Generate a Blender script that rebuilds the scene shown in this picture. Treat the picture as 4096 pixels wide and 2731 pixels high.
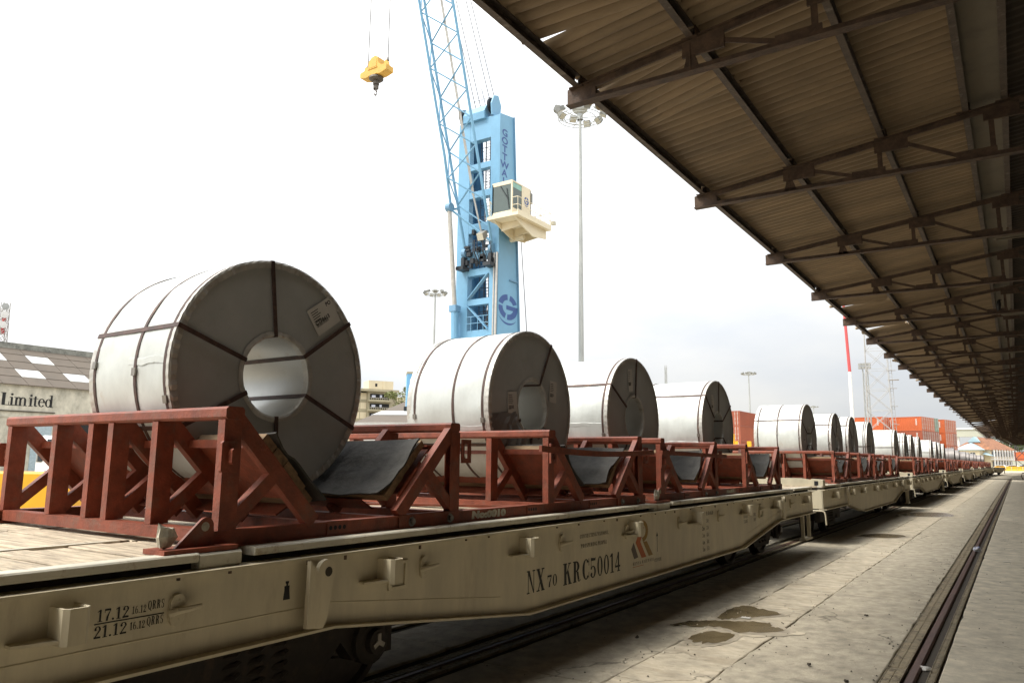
import bpy, math, random
from mathutils import Vector, Matrix
R = math.radians
random.seed(7)
SC = bpy.context.scene
COL = SC.collection
for o in list(bpy.data.objects): bpy.data.objects.remove(o)

# ------------------------------------------------------------------ camera
cam_d = bpy.data.cameras.new("camera"); cam = bpy.data.objects.new("camera", cam_d); COL.objects.link(cam)
YAW, PIT, ROL = R(33.83), R(8.97), R(.54)
_f = Vector((-math.sin(YAW)*math.cos(PIT), math.cos(YAW)*math.cos(PIT), math.sin(PIT)))
_r = Vector((math.cos(YAW), math.sin(YAW), 0)); _u = _r.cross(_f)
_r2 = math.cos(ROL)*_r + math.sin(ROL)*_u; _u2 = -math.sin(ROL)*_r + math.cos(ROL)*_u
cam.matrix_world = Matrix(((_r2.x,_u2.x,-_f.x,0),(_r2.y,_u2.y,-_f.y,0),(_r2.z,_u2.z,-_f.z,1.7),(0,0,0,1)))
cam_d.sensor_width = 36; cam_d.lens = 26.27; cam_d.clip_start = .05; cam_d.clip_end = 3000
SC.camera = cam

# ------------------------------------------------------------------ world: bright overcast
W = bpy.data.worlds.new("World"); SC.world = W; W.use_nodes = True
nt = W.node_tree; nt.nodes.clear()
def nd(t, **k):
    n = nt.nodes.new(t)
    for a, b in k.items(): setattr(n, a, b)
    return n
SUN_EL, SUN_AZ = R(55), R(217)           # azimuth clockwise from +Y: behind-left of the camera
sky = nd('ShaderNodeTexSky', sky_type='NISHITA', sun_disc=False, sun_elevation=SUN_EL, sun_rotation=SUN_AZ)
tc = nd('ShaderNodeTexCoord')
sep = nd('ShaderNodeSeparateXYZ'); nt.links.new(tc.outputs['Generated'], sep.inputs[0])
mp = nd('ShaderNodeMapping'); mp.inputs['Scale'].default_value = (1.6, 1.6, 4.2)
nt.links.new(tc.outputs['Generated'], mp.inputs[0])
noi = nd('ShaderNodeTexNoise'); noi.inputs['Scale'].default_value = 1.9; noi.inputs['Detail'].default_value = 7; noi.inputs['Roughness'].default_value = .55
nt.links.new(mp.outputs[0], noi.inputs['Vector'])
# standard overcast sky: zenith three times the horizon
ov = nd('ShaderNodeMapRange'); ov.inputs['From Min'].default_value = .06; ov.inputs['From Max'].default_value = 1
ov.inputs['To Min'].default_value = 8.3; ov.inputs['To Max'].default_value = 30.0
nt.links.new(sep.outputs['Z'], ov.inputs['Value'])
cl = nd('ShaderNodeValToRGB'); cl.color_ramp.elements[0].position = .36; cl.color_ramp.elements[0].color = (.92,.955,1,1)
cl.color_ramp.elements[1].position = .66; cl.color_ramp.elements[1].color = (1.12,1.11,1.08,1)
nt.links.new(noi.outputs['Fac'], cl.inputs[0])
# thin cloud is brighter on the sun's side of the sky
dt = nd('ShaderNodeVectorMath', operation='DOT_PRODUCT'); dt.inputs[1].default_value = (math.sin(SUN_AZ), math.cos(SUN_AZ), 0); nt.links.new(tc.outputs['Generated'], dt.inputs[0])
dm = nd('ShaderNodeMapRange'); dm.inputs['From Min'].default_value = -1; dm.inputs['From Max'].default_value = 1; dm.inputs['To Min'].default_value = .74; dm.inputs['To Max'].default_value = 1.42
nt.links.new(dt.outputs['Value'], dm.inputs['Value'])
mm_ = nd('ShaderNodeMath', operation='MULTIPLY'); nt.links.new(ov.outputs[0], mm_.inputs[0]); nt.links.new(dm.outputs[0], mm_.inputs[1])
mul = nd('ShaderNodeVectorMath', operation='SCALE'); nt.links.new(cl.outputs[0], mul.inputs[0]); nt.links.new(mm_.outputs[0], mul.inputs['Scale'])
mix = nd('ShaderNodeMixRGB'); mix.inputs['Fac'].default_value = .93
nt.links.new(sky.outputs[0], mix.inputs[1]); nt.links.new(mul.outputs[0], mix.inputs[2])
bg = nd('ShaderNodeBackground'); bg.inputs['Strength'].default_value = .05
nt.links.new(mix.outputs[0], bg.inputs[0])
wo = nd('ShaderNodeOutputWorld'); nt.links.new(bg.outputs[0], wo.inputs[0])
# ------------------------------------------------------------------ sun behind thin cloud
sl = bpy.data.lights.new("sun", 'SUN'); sl.energy = 1.5; sl.angle = R(12); sl.color = (1, .95, .87)
so = bpy.data.objects.new("sun", sl); COL.objects.link(so)
_sd = Vector((math.sin(SUN_AZ)*math.cos(SUN_EL), math.cos(SUN_AZ)*math.cos(SUN_EL), math.sin(SUN_EL)))
so.rotation_euler = _sd.to_track_quat('Z', 'Y').to_euler(); so.location = (-20, -20, 60)
# ------------------------------------------------------------------ exposure
SC.view_settings.view_transform = 'Standard'; SC.view_settings.look = 'None'
SC.view_settings.exposure = 1.1; SC.view_settings.gamma = 1; SC.view_settings.use_curve_mapping = False
try:
    SC.cycles.use_denoising = True; SC.cycles.max_bounces = 8; SC.cycles.diffuse_bounces = 4
except Exception: pass

# ================================================================== materials
def mat(name, col, rough=.6, metal=0., var=.12, scale=6., dirt=None, dscale=3., damt=.5, bump=.0, bscale=40., stretch=(1,1,1), spec=.5, edge=.12):
    m = bpy.data.materials.new(name); m.use_nodes = True; t = m.node_tree; N = t.nodes; L = t.links
    b = N['Principled BSDF']; b.inputs['Roughness'].default_value = rough; b.inputs['Metallic'].default_value = metal
    b.inputs['Specular IOR Level'].default_value = spec
    tcn = N.new('ShaderNodeTexCoord'); oi = N.new('ShaderNodeObjectInfo')
    off = N.new('ShaderNodeVectorMath'); off.operation = 'SCALE'; off.inputs[0].default_value = (37, 19, 53)
    L.new(oi.outputs['Random'], off.inputs['Scale'])
    ad = N.new('ShaderNodeVectorMath'); ad.operation = 'ADD'; L.new(tcn.outputs['Object'], ad.inputs[0]); L.new(off.outputs[0], ad.inputs[1])
    st = N.new('ShaderNodeMapping'); st.inputs['Scale'].default_value = stretch; L.new(ad.outputs[0], st.inputs[0])
    n1 = N.new('ShaderNodeTexNoise'); n1.inputs['Scale'].default_value = scale; n1.inputs['Detail'].default_value = 6; n1.inputs['Roughness'].default_value = .65
    L.new(st.outputs[0], n1.inputs['Vector'])
    r1 = N.new('ShaderNodeMapRange'); r1.inputs['From Min'].default_value = .3; r1.inputs['From Max'].default_value = .7
    r1.inputs['To Min'].default_value = 1-var*1.6; r1.inputs['To Max'].default_value = 1+var
    L.new(n1.outputs['Fac'], r1.inputs['Value'])
    sc = N.new('ShaderNodeVectorMath'); sc.operation = 'SCALE'; sc.inputs[0].default_value = col[:3]; L.new(r1.outputs[0], sc.inputs['Scale'])
    out = sc.outputs[0]
    if dirt:
        n2 = N.new('ShaderNodeTexNoise'); n2.inputs['Scale'].default_value = dscale; n2.inputs['Detail'].default_value = 8; n2.inputs['Roughness'].default_value = .72
        L.new(st.outputs[0], n2.inputs['Vector'])
        r2 = N.new('ShaderNodeMapRange'); r2.inputs['From Min'].default_value = .62-.22*damt; r2.inputs['From Max'].default_value = .62-.22*damt+edge
        r2.inputs['To Max'].default_value = min(1, .35+damt)
        L.new(n2.outputs['Fac'], r2.inputs['Value'])
        mx = N.new('ShaderNodeMixRGB'); L.new(r2.outputs[0], mx.inputs[0]); L.new(out, mx.inputs[1]); mx.inputs[2].default_value = (*dirt, 1)
        out = mx.outputs[0]
    L.new(out, b.inputs['Base Color'])
    rr = N.new('ShaderNodeMapRange'); rr.inputs['To Min'].default_value = max(.05, rough-.12); rr.inputs['To Max'].default_value = min(1, rough+.12)
    L.new(n1.outputs['Fac'], rr.inputs['Value']); L.new(rr.outputs[0], b.inputs['Roughness'])
    if bump:
        n3 = N.new('ShaderNodeTexNoise'); n3.inputs['Scale'].default_value = bscale; n3.inputs['Detail'].default_value = 4
        L.new(st.outputs[0], n3.inputs['Vector'])
        bp = N.new('ShaderNodeBump'); bp.inputs['Strength'].default_value = bump; bp.inputs['Distance'].default_value = .02
        L.new(n3.outputs['Fac'], bp.inputs['Height']); L.new(bp.outputs[0], b.inputs['Normal'])
    return m
M = {}
M['red'] = mat('red_oxide_paint', (.225,.053,.024), .55, 0, .25, 9, (.15,.095,.065), 6, .42, .2, 60, edge=.2)
M['reddark'] = M['red']
M['cream'] = mat('cream_wagon_paint', (.565,.50,.355), .5, 0, .10, 3, (.29,.22,.135), 3.2, .30, .06, 30, (1,1.6,.4), edge=.3)
M['stripcream'] = mat('worn_cream_cap', (.58,.54,.43), .5, 0, .1, 5, (.26,.15,.07), 9, .28, .1, 50, edge=.1)
M['black'] = mat('black_lettering', (.014,.013,.012), .6, 0, .1, 20, (.30,.26,.18), 30, .02, edge=.12)
M['grey'] = mat('grey_print', (.10,.075,.06), .6)
M['orange'] = mat('orange_print', (.42,.10,.02), .6)
M['gold'] = mat('gold_print', (.30,.17,.03), .6)
M['wood'] = mat('grey_deck_planks', (.50,.41,.29), .8, 0, .38, 5, (.17,.12,.08), 4, .30, .5, 22, (.7,7,1))
M['timber'] = mat('bearer_timber', (.24,.16,.085), .8, 0, .3, 4, (.1,.07,.04), 7, .2, .3, 40, (1,6,6))
M['rubber'] = mat('black_rubber', (.055,.052,.046), .8, 0, .35, 6, (.085,.072,.055), 2.6, .42, .5, 9, spec=.3, edge=.3)
M['wrap'] = mat('galvanised_wrap', (.565,.585,.55), .42, .12, .08, 3, (.42,.33,.22), 4, .07, .28, 4, (2,1,1), edge=.1)
M['bare'] = mat('bare_steel_coil', (.24,.22,.205), .42, .5, .12, 2.5, None, 3, .3, .05, 20)
M['face'] = mat('coil_end_sheet', (.42,.43,.415), .5, .1, .07, 3, (.20,.17,.13), 4, .12, .05, 10, edge=.3)
M['crimp'] = mat('crimped_edge_ring', (.52,.50,.45), .42, .4, .15, 12, (.25,.17,.1), 9, .3, .1, 40)
M['bore'] = mat('bore_liner', (.50,.50,.47), .35, .35, .06, 3, (.35,.3,.22), 7, .15, .1, 7)
M['strap'] = mat('rusty_steel_strap', (.085,.048,.038), .6, .2, .35, 14, (.21,.125,.075), 10, .28)
M['paper'] = mat('paper_label', (.55,.53,.48), .7, 0, .05)
M['ink'] = mat('label_ink', (.03,.03,.03), .7)
M['undergear'] = mat('dark_running_gear', (.028,.021,.016), .75, .1, .3, 8, (.06,.035,.02), 6, .4, .2, 30)
M['wheel'] = mat('wheel_steel', (.06,.05,.042), .5, .5, .2, 8)
M['bolt'] = mat('steel_bolt', (.25,.23,.2), .45, .7, .2, 10)
M['concrete'] = mat('worn_concrete', (.385,.34,.255), .85, 0, .24, 6, (.25,.21,.145), 1.3, .45, .35, 45, (1.1,.9,1), edge=.35)
M['concrete2'] = mat('pale_concrete_strip', (.47,.41,.305), .85, 0, .24, 5, (.31,.245,.155), 2.0, .5, .4, 45, (.8,1.3,1), edge=.3)
M['slabright'] = mat('shade_offset_slab', (.60,.53,.40), .85, 0, .2, 5, (.42,.36,.26), 1.2, .35, .35, 45, (1,1,1), edge=.4)  # right-hand concrete, colour lightened to offset the shade under the canopy
M['innershade'] = mat('shade_darkened_sheet', (.06,.045,.032), .85, 0, .2, 2)  # roof sheet colour darkened to stand for the shade inside
M['ground'] = mat('yard_concrete', (.26,.23,.175), .9, 0, .2, .3, (.12,.1,.07), .5, .3, .2, 30)
M['gap'] = mat('joint_dirt', (.05,.04,.028), .95)
M['grate'] = mat('grate_steel', (.30,.25,.165), .65, .25, .22, 6, (.07,.05,.03), 9, .4, .15, 60)
M['rail'] = mat('rusty_rail', (.13,.072,.055), .5, .35, .2, 8, (.08,.04,.03), 6, .4, .1, 40, (1,.2,1))
M['mud'] = mat('rail_gutter_mud', (.14,.115,.06), .9, 0, .3, 9, (.05,.07,.02), 5, .35)
M['water'] = mat('puddle_water', (.15,.115,.062), .16, 0, .2, 4)
for _i, _c in enumerate(((.43,.372,.272), (.38,.325,.235), (.32,.27,.19))): M['damp%d' % _i] = mat('damp_concrete', _c, .7-.08*_i, 0, .24, 5)
M['roof'] = mat('brown_corrugated_sheet', (.25,.18,.105), .75, 0, .2, 1.5, (.13,.09,.055), 1.3, .4, .15, 40, (.5,1.3,1), edge=.5)
M['canopysteel'] = mat('rusty_truss_steel', (.088,.054,.034), .75, .1, .35, 8, (.05,.028,.018), 5, .45, .3, 40)
M['purlin'] = mat('weathered_purlin', (.085,.062,.046), .75, 0, .3, 6, (.22,.185,.145), 8, .3, .3, 40)
M['gutter'] = mat('gutter_sheet', (.16,.135,.095), .75, 0, .2, 2, (.06,.045,.03), 2, .45, .1, 20, edge=.4)
M['blue'] = mat('crane_blue', (.165,.36,.53), .45, 0, .07, .6, (.12,.2,.26), 2, .12, .0, edge=.3)
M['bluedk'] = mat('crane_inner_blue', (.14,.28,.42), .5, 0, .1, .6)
M['navy'] = mat('navy_print', (.035,.085,.26), .5)
M['ccream'] = mat('crane_cream', (.70,.62,.45), .5, 0, .06, 1, (.35,.27,.17), 2, .12, edge=.3)
M['glass'] = mat('cab_glass', (.06,.085,.075), .08, 0, .1, 1, spec=.8)
M['glassg'] = mat('green_tint_glass', (.22,.42,.36), .1, 0, .1, 1)
M['dkgrease'] = mat('greasy_machinery', (.035,.04,.045), .5, .2, .3, 3)
M['rope'] = mat('wire_rope', (.12,.12,.12), .6, .3)
M['rod'] = mat('hose_rod', (.52,.50,.46), .4, .4, .1, 4)
M['yellow'] = mat('hook_block_yellow', (.62,.36,.06), .55, 0, .12, 1.5, (.25,.12,.04), 3, .3)
M['hook'] = mat('forged_hook', (.10,.085,.07), .5, .4, .2, 4)
M['galv'] = mat('galvanised_pole', (.42,.43,.41), .5, .4, .12, 2, None, stretch=(1,1,.3))
M['lamp'] = mat('floodlight_body', (.22,.22,.20), .5, .3)
M['lens'] = mat('floodlight_lens', (.55,.52,.42), .2)
M['white'] = mat('white_paint', (.74,.73,.70), .4, 0, .04)
M['yellowp'] = mat('yellow_paint', (.72,.36,.01), .5, 0, .05)
M['tyre'] = mat('tyre', (.02,.02,.02), .8)
M['wglass'] = mat('vehicle_glass', (.03,.04,.045), .08, spec=.8)
M['chrome'] = mat('headlamp', (.62,.63,.64), .15, .7)
M['asb'] = mat('old_roof_tiles', (.105,.083,.062), .85, 0, .14, .8, (.10,.08,.065), .8, .3, .15, 8)
M['skyl'] = mat('translucent_sheet', (.50,.50,.48), .6, 0, .06)
M['plaster'] = mat('stained_plaster', (.50,.47,.39), .85, 0, .2, 1.6, (.24,.23,.19), 1.0, .5, .2, 20, (1,1,.6), edge=.22)
M['coping'] = mat('mouldy_coping', (.24,.24,.21), .9, 0, .3, 1.5, (.10,.10,.09), 2, .5)
M['bluedoor'] = mat('pale_blue_door', (.34,.42,.46), .7)
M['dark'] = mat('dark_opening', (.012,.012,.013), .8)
M['beige'] = mat('beige_render', (.62,.54,.38), .8, 0, .05, .3)
M['olive'] = mat('olive_concrete', (.36,.32,.22), .85, 0, .1, .4)
M['leaf'] = mat('leaf_green', (.075,.105,.025), .6, 0, .35, .8)
M['leaf2'] = mat('feathery_leaf', (.17,.19,.05), .6, 0, .3, .8)
M['bark'] = mat('bark', (.1,.075,.05), .9)
M['corange'] = mat('container_orange', (.50,.11,.03), .55, 0, .08, .5, (.35,.08,.03), 1, .15)
M['cbrown'] = mat('container_brown', (.30,.075,.035), .6, 0, .1, .5, (.17,.06,.03), 1, .3)
M['crust'] = mat('container_rust', (.33,.085,.04), .6, 0, .1, .5, (.22,.1,.05), 1, .3)
M['cgreen'] = mat('container_green', (.16,.26,.19), .6, 0, .1, .5)
M['cblue'] = mat('container_blue', (.17,.42,.66), .5, 0, .06, .5)
M['print'] = mat('white_print', (.7,.68,.62), .6)
M['tile'] = mat('clay_roof_tile', (.27,.12,.06), .85, 0, .32, 1.1, (.16,.07,.04), 1.2, .35, .2, 6)
M['bluetin'] = mat('pale_blue_tin', (.30,.42,.46), .6, 0, .06, .4)
M['lattice'] = mat('white_lattice', (.40,.39,.37), .6)
M['redpole'] = mat('red_pole_paint', (.55,.08,.08), .5)
M['gantry'] = mat('dark_gantry', (.05,.045,.045), .7)
M['greywall'] = mat('grey_cladding', (.42,.42,.34), .8)
M['stone'] = mat('chipped_stone', (.52,.48,.38), .85, 0, .25, 14, (.2,.13,.06), 9, .4, .3, 40)
M['crow'] = mat('crow_feathers', (.01,.01,.012), .5)
M['bagb'] = mat('plastic_bag', (.55,.56,.6), .4, 0, .3, 20, (.05,.12,.5), 14, .45, .2, 30)
M['wood2'] = M['timber']
M['shadewall'] = mat('unseen_shade_wall', (.10,.08,.06), .9)  # dark finish of the unseen wall that blocks light

def weather(m, scale, width, amt, spots):
    # hairline cracks and dark droppings of oil, worn into the paving itself
    t = m.node_tree; N = t.nodes; L = t.links; b = N['Principled BSDF']; src = b.inputs['Base Color'].links[0].from_socket
    tcn = N.new('ShaderNodeTexCoord'); nz = N.new('ShaderNodeTexNoise'); nz.inputs['Scale'].default_value = 3; nz.inputs['Detail'].default_value = 5
    L.new(tcn.outputs['Object'], nz.inputs['Vector']); sub = N.new('ShaderNodeVectorMath'); sub.operation = 'MULTIPLY_ADD'; sub.inputs[1].default_value = (.5,.5,.5)
    L.new(nz.outputs['Color'], sub.inputs[0]); L.new(tcn.outputs['Object'], sub.inputs[2])
    vo = N.new('ShaderNodeTexVoronoi'); vo.feature = 'DISTANCE_TO_EDGE'; vo.inputs['Scale'].default_value = scale; L.new(sub.outputs[0], vo.inputs['Vector'])
    r = N.new('ShaderNodeMapRange'); r.inputs['From Max'].default_value = width; r.inputs['To Min'].default_value = 1; r.inputs['To Max'].default_value = 0; L.new(vo.outputs['Distance'], r.inputs['Value'])
    n2 = N.new('ShaderNodeTexNoise'); n2.inputs['Scale'].default_value = .6; L.new(tcn.outputs['Object'], n2.inputs['Vector'])
    r2 = N.new('ShaderNodeMapRange'); r2.inputs['From Min'].default_value = .52; r2.inputs['From Max'].default_value = .6; r2.inputs['To Max'].default_value = amt; L.new(n2.outputs['Fac'], r2.inputs['Value'])
    mu = N.new('ShaderNodeMath'); mu.operation = 'MULTIPLY'; L.new(r.outputs[0], mu.inputs[0]); L.new(r2.outputs[0], mu.inputs[1])
    mx = N.new('ShaderNodeMixRGB'); L.new(mu.outputs[0], mx.inputs[0]); L.new(src, mx.inputs[1]); mx.inputs[2].default_value = (.09,.075,.05,1)
    n3 = N.new('ShaderNodeTexNoise'); n3.inputs['Scale'].default_value = spots; n3.inputs['Detail'].default_value = 3; L.new(tcn.outputs['Object'], n3.inputs['Vector'])
    r3 = N.new('ShaderNodeMapRange'); r3.inputs['From Min'].default_value = .66; r3.inputs['From Max'].default_value = .74; r3.inputs['To Max'].default_value = .6; L.new(n3.outputs['Fac'], r3.inputs['Value'])
    m2 = N.new('ShaderNodeMixRGB'); L.new(r3.outputs[0], m2.inputs[0]); L.new(mx.outputs[0], m2.inputs[1]); m2.inputs[2].default_value = (.16,.135,.095,1)
    L.new(m2.outputs[0], b.inputs['Base Color'])
weather(M['concrete'], .55, .012, .8, 7); weather(M['concrete2'], .9, .014, .8, 5); weather(M['slabright'], .5, .01, .6, 6)

# ================================================================== mesh helper
class MB:
    def __init__(s): s.v = []; s.f = []
    def add(s, vs, fs):
        n = len(s.v); s.v += [tuple(p) for p in vs]; s.f += [tuple(i+n for i in f) for f in fs]; return s
    def box(s, x0, x1, y0, y1, z0, z1):
        return s.add([(x0,y0,z0),(x1,y0,z0),(x1,y1,z0),(x0,y1,z0),(x0,y0,z1),(x1,y0,z1),(x1,y1,z1),(x0,y1,z1)],
                     [(0,3,2,1),(4,5,6,7),(0,1,5,4),(1,2,6,5),(2,3,7,6),(3,0,4,7)])
    def cbox(s, x0, x1, y0, y1, z0, z1, c=.012, ax='x'):
        """box with chamfered edges running along ax"""
        if ax == 'x': a0,a1,b0,b1,e0,e1 = y0,y1,z0,z1,x0,x1; f = lambda a,b,e: (e,a,b)
        elif ax == 'y': a0,a1,b0,b1,e0,e1 = x0,x1,z0,z1,y0,y1; f = lambda a,b,e: (a,e,b)
        else: a0,a1,b0,b1,e0,e1 = x0,x1,y0,y1,z0,z1; f = lambda a,b,e: (a,b,e)
        P = [(a0+c,b0),(a1-c,b0),(a1,b0+c),(a1,b1-c),(a1-c,b1),(a0+c,b1),(a0,b1-c),(a0,b0+c)]
        vs = [f(a,b,e0) for a,b in P]+[f(a,b,e1) for a,b in P]
        fs = [tuple(range(7,-1,-1)), tuple(range(8,16))]+[(i,(i+1)%8,8+(i+1)%8,8+i) for i in range(8)]
        if ax == 'y': fs = [t[::-1] for t in fs]
        return s.add(vs, fs)
    def beam(s, p, q, w, h, up=(0,0,1)):
        p = Vector(p); q = Vector(q); d = (q-p).normalized(); u = Vector(up)
        if abs(d.dot(u)) > .98: u = Vector((1,0,0))
        a = d.cross(u).normalized()*(w/2); b = a.cross(d).normalized()*(h/2)
        vs = [p-a-b,p+a-b,p+a+b,p-a+b,q-a-b,q+a-b,q+a+b,q-a+b]
        return s.add(vs, [(0,1,2,3),(7,6,5,4),(0,4,5,1),(1,5,6,2),(2,6,7,3),(3,7,4,0)])
    def tube(s, pts, r, n=8, cap=True, r2=None):
        pts = [Vector(p) for p in pts]; rings = []
        for i, p in enumerate(pts):
            d = (pts[min(i+1,len(pts)-1)]-pts[max(i-1,0)]).normalized()
            u = Vector((0,0,1)) if abs(d.z) < .95 else Vector((1,0,0))
            a = d.cross(u).normalized(); b = a.cross(d).normalized()
            rr = r if r2 is None else r+(r2-r)*i/(len(pts)-1)
            rings.append([p+a*math.cos(2*math.pi*k/n)*rr+b*math.sin(2*math.pi*k/n)*rr for k in range(n)])
        vs = [v for g in rings for v in g]; fs = []
        for i in range(len(pts)-1):
            for k in range(n):
                fs.append((i*n+k, i*n+(k+1)%n, (i+1)*n+(k+1)%n, (i+1)*n+k))
        if cap: fs += [tuple(range(n-1,-1,-1)), tuple(range((len(pts)-1)*n, len(pts)*n))]
        return s.add(vs, fs)
    def prism(s, poly, e0, e1, ax='x'):
        """2D polygon extruded along ax. ax x: poly=(y,z); ax y: poly=(x,z); ax z: poly=(x,y)"""
        f = {'x': lambda a,b,e: (e,a,b), 'y': lambda a,b,e: (a,e,b), 'z': lambda a,b,e: (a,b,e)}[ax]
        n = len(poly); vs = [f(a,b,e0) for a,b in poly]+[f(a,b,e1) for a,b in poly]
        fs = [tuple(range(n-1,-1,-1)), tuple(range(n,2*n))]+[(i,(i+1)%n,n+(i+1)%n,n+i) for i in range(n)]
        return s.add(vs, fs)
    def lathe(s, prof, n=32, ax='x', c=(0,0,0), closed=False):
        """prof: list of (axial, radius)"""
        vs = []; m = len(prof)
        for a, r in prof:
            for k in range(n):
                t = 2*math.pi*k/n; p, q = r*math.cos(t), r*math.sin(t)
                vs.append((c[0]+a, c[1]+p, c[2]+q) if ax == 'x' else ((c[0]+p, c[1]+a, c[2]+q) if ax == 'y' else (c[0]+p, c[1]+q, c[2]+a)))
        fs = []
        for i in range(m if closed else m-1):
            j = (i+1) % m
            for k in range(n): fs.append((i*n+k, i*n+(k+1)%n, j*n+(k+1)%n, j*n+k))
        return s.add(vs, fs)
    def ico(s, c, r, n=6, squash=1):
        vs = [(c[0],c[1],c[2]-r*squash)]; fs = []
        for i in range(1, 4):
            ph = -math.pi/2+math.pi*i/4
            for k in range(n):
                t = 2*math.pi*k/n; vs.append((c[0]+r*math.cos(ph)*math.cos(t), c[1]+r*math.cos(ph)*math.sin(t), c[2]+r*math.sin(ph)*squash))
        vs.append((c[0],c[1],c[2]+r*squash))
        for k in range(n):
            fs.append((0, 1+(k+1)%n, 1+k)); fs.append((len(vs)-1, 1+2*n+k, 1+2*n+(k+1)%n))
            for i in range(2): fs.append((1+i*n+k, 1+i*n+(k+1)%n, 1+(i+1)*n+(k+1)%n, 1+(i+1)*n+k))
        return s.add(vs, fs)
    def xf(s, Mx, i0=0):
        s.v[i0:] = [tuple(Mx @ Vector(p)) for p in s.v[i0:]]; return s

def link(name, data, parent=None, loc=None, rz=None):
    o = bpy.data.objects.new(name, data); COL.objects.link(o)
    if parent: o.parent = parent
    if loc is not None: o.location = loc
    if rz is not None: o.rotation_euler = (0, 0, rz)
    return o
def mk(name, mb, m, parent=None, loc=None, rz=None, smooth=False):
    me = bpy.data.meshes.new(name); me.from_pydata(mb.v, [], mb.f); me.materials.append(M[m] if isinstance(m, str) else m)
    if smooth:
        me.polygons.foreach_set('use_smooth', [True]*len(me.polygons))
        try: me.set_sharp_from_angle(angle=R(38))
        except Exception: pass
    me.update()
    return link(name, me, parent, loc, rz)
def tag(o, label=None, cat=None, group=None, kind=None):
    if label: o['label'] = label
    if cat: o['category'] = cat
    if group: o['group'] = group
    if kind: o['kind'] = kind
    return o
def thing(name, label, cat, loc=(0,0,0), rz=0, group=None):
    return tag(link(name, None, None, loc, rz), label, cat, group)
CH = {}
def remember(root):
    def rec(o): return [(c, rec(c)) for c in COL.objects if c.parent == o]
    return rec(root)
def dup(root, loc, rz=0, label=None, tree=None, skip=()):
    r = root.copy(); COL.objects.link(r); r.location = loc; r.rotation_euler = (0,0,rz)
    if label: r['label'] = label
    def rec(t, par):
        for c, sub in t:
            if c.name.split('.')[0] in skip: continue
            d = c.copy(); COL.objects.link(d); d.parent = par; rec(sub, d)
    rec(tree, r)
    return r
def gm(mb, mname):
    me = bpy.data.meshes.new('m'); me.from_pydata(mb.v, [], mb.f); me.materials.append(M[mname]); return me

# ---- sans text from the built-in font, returned as MB in the XZ-like plane (x right, y up)
def sans(txt, size, bold=0.0, sx=1.0, align='LEFT', space=1.0):
    cu = bpy.data.curves.new('t', 'FONT'); cu.body = txt; cu.size = size; cu.extrude = .0; cu.offset = bold; cu.align_x = align; cu.space_character = space
    cu.resolution_u = 3
    o = bpy.data.objects.new('t', cu); COL.objects.link(o)
    me = bpy.data.meshes.new_from_object(o.evaluated_get(bpy.context.evaluated_depsgraph_get()))
    mb = MB(); mb.add([(v.co.x*sx, v.co.y, 0) for v in me.vertices], [tuple(p.vertices) for p in me.polygons])
    bpy.data.objects.remove(o); bpy.data.meshes.remove(me); bpy.data.curves.remove(cu)
    return mb
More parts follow.
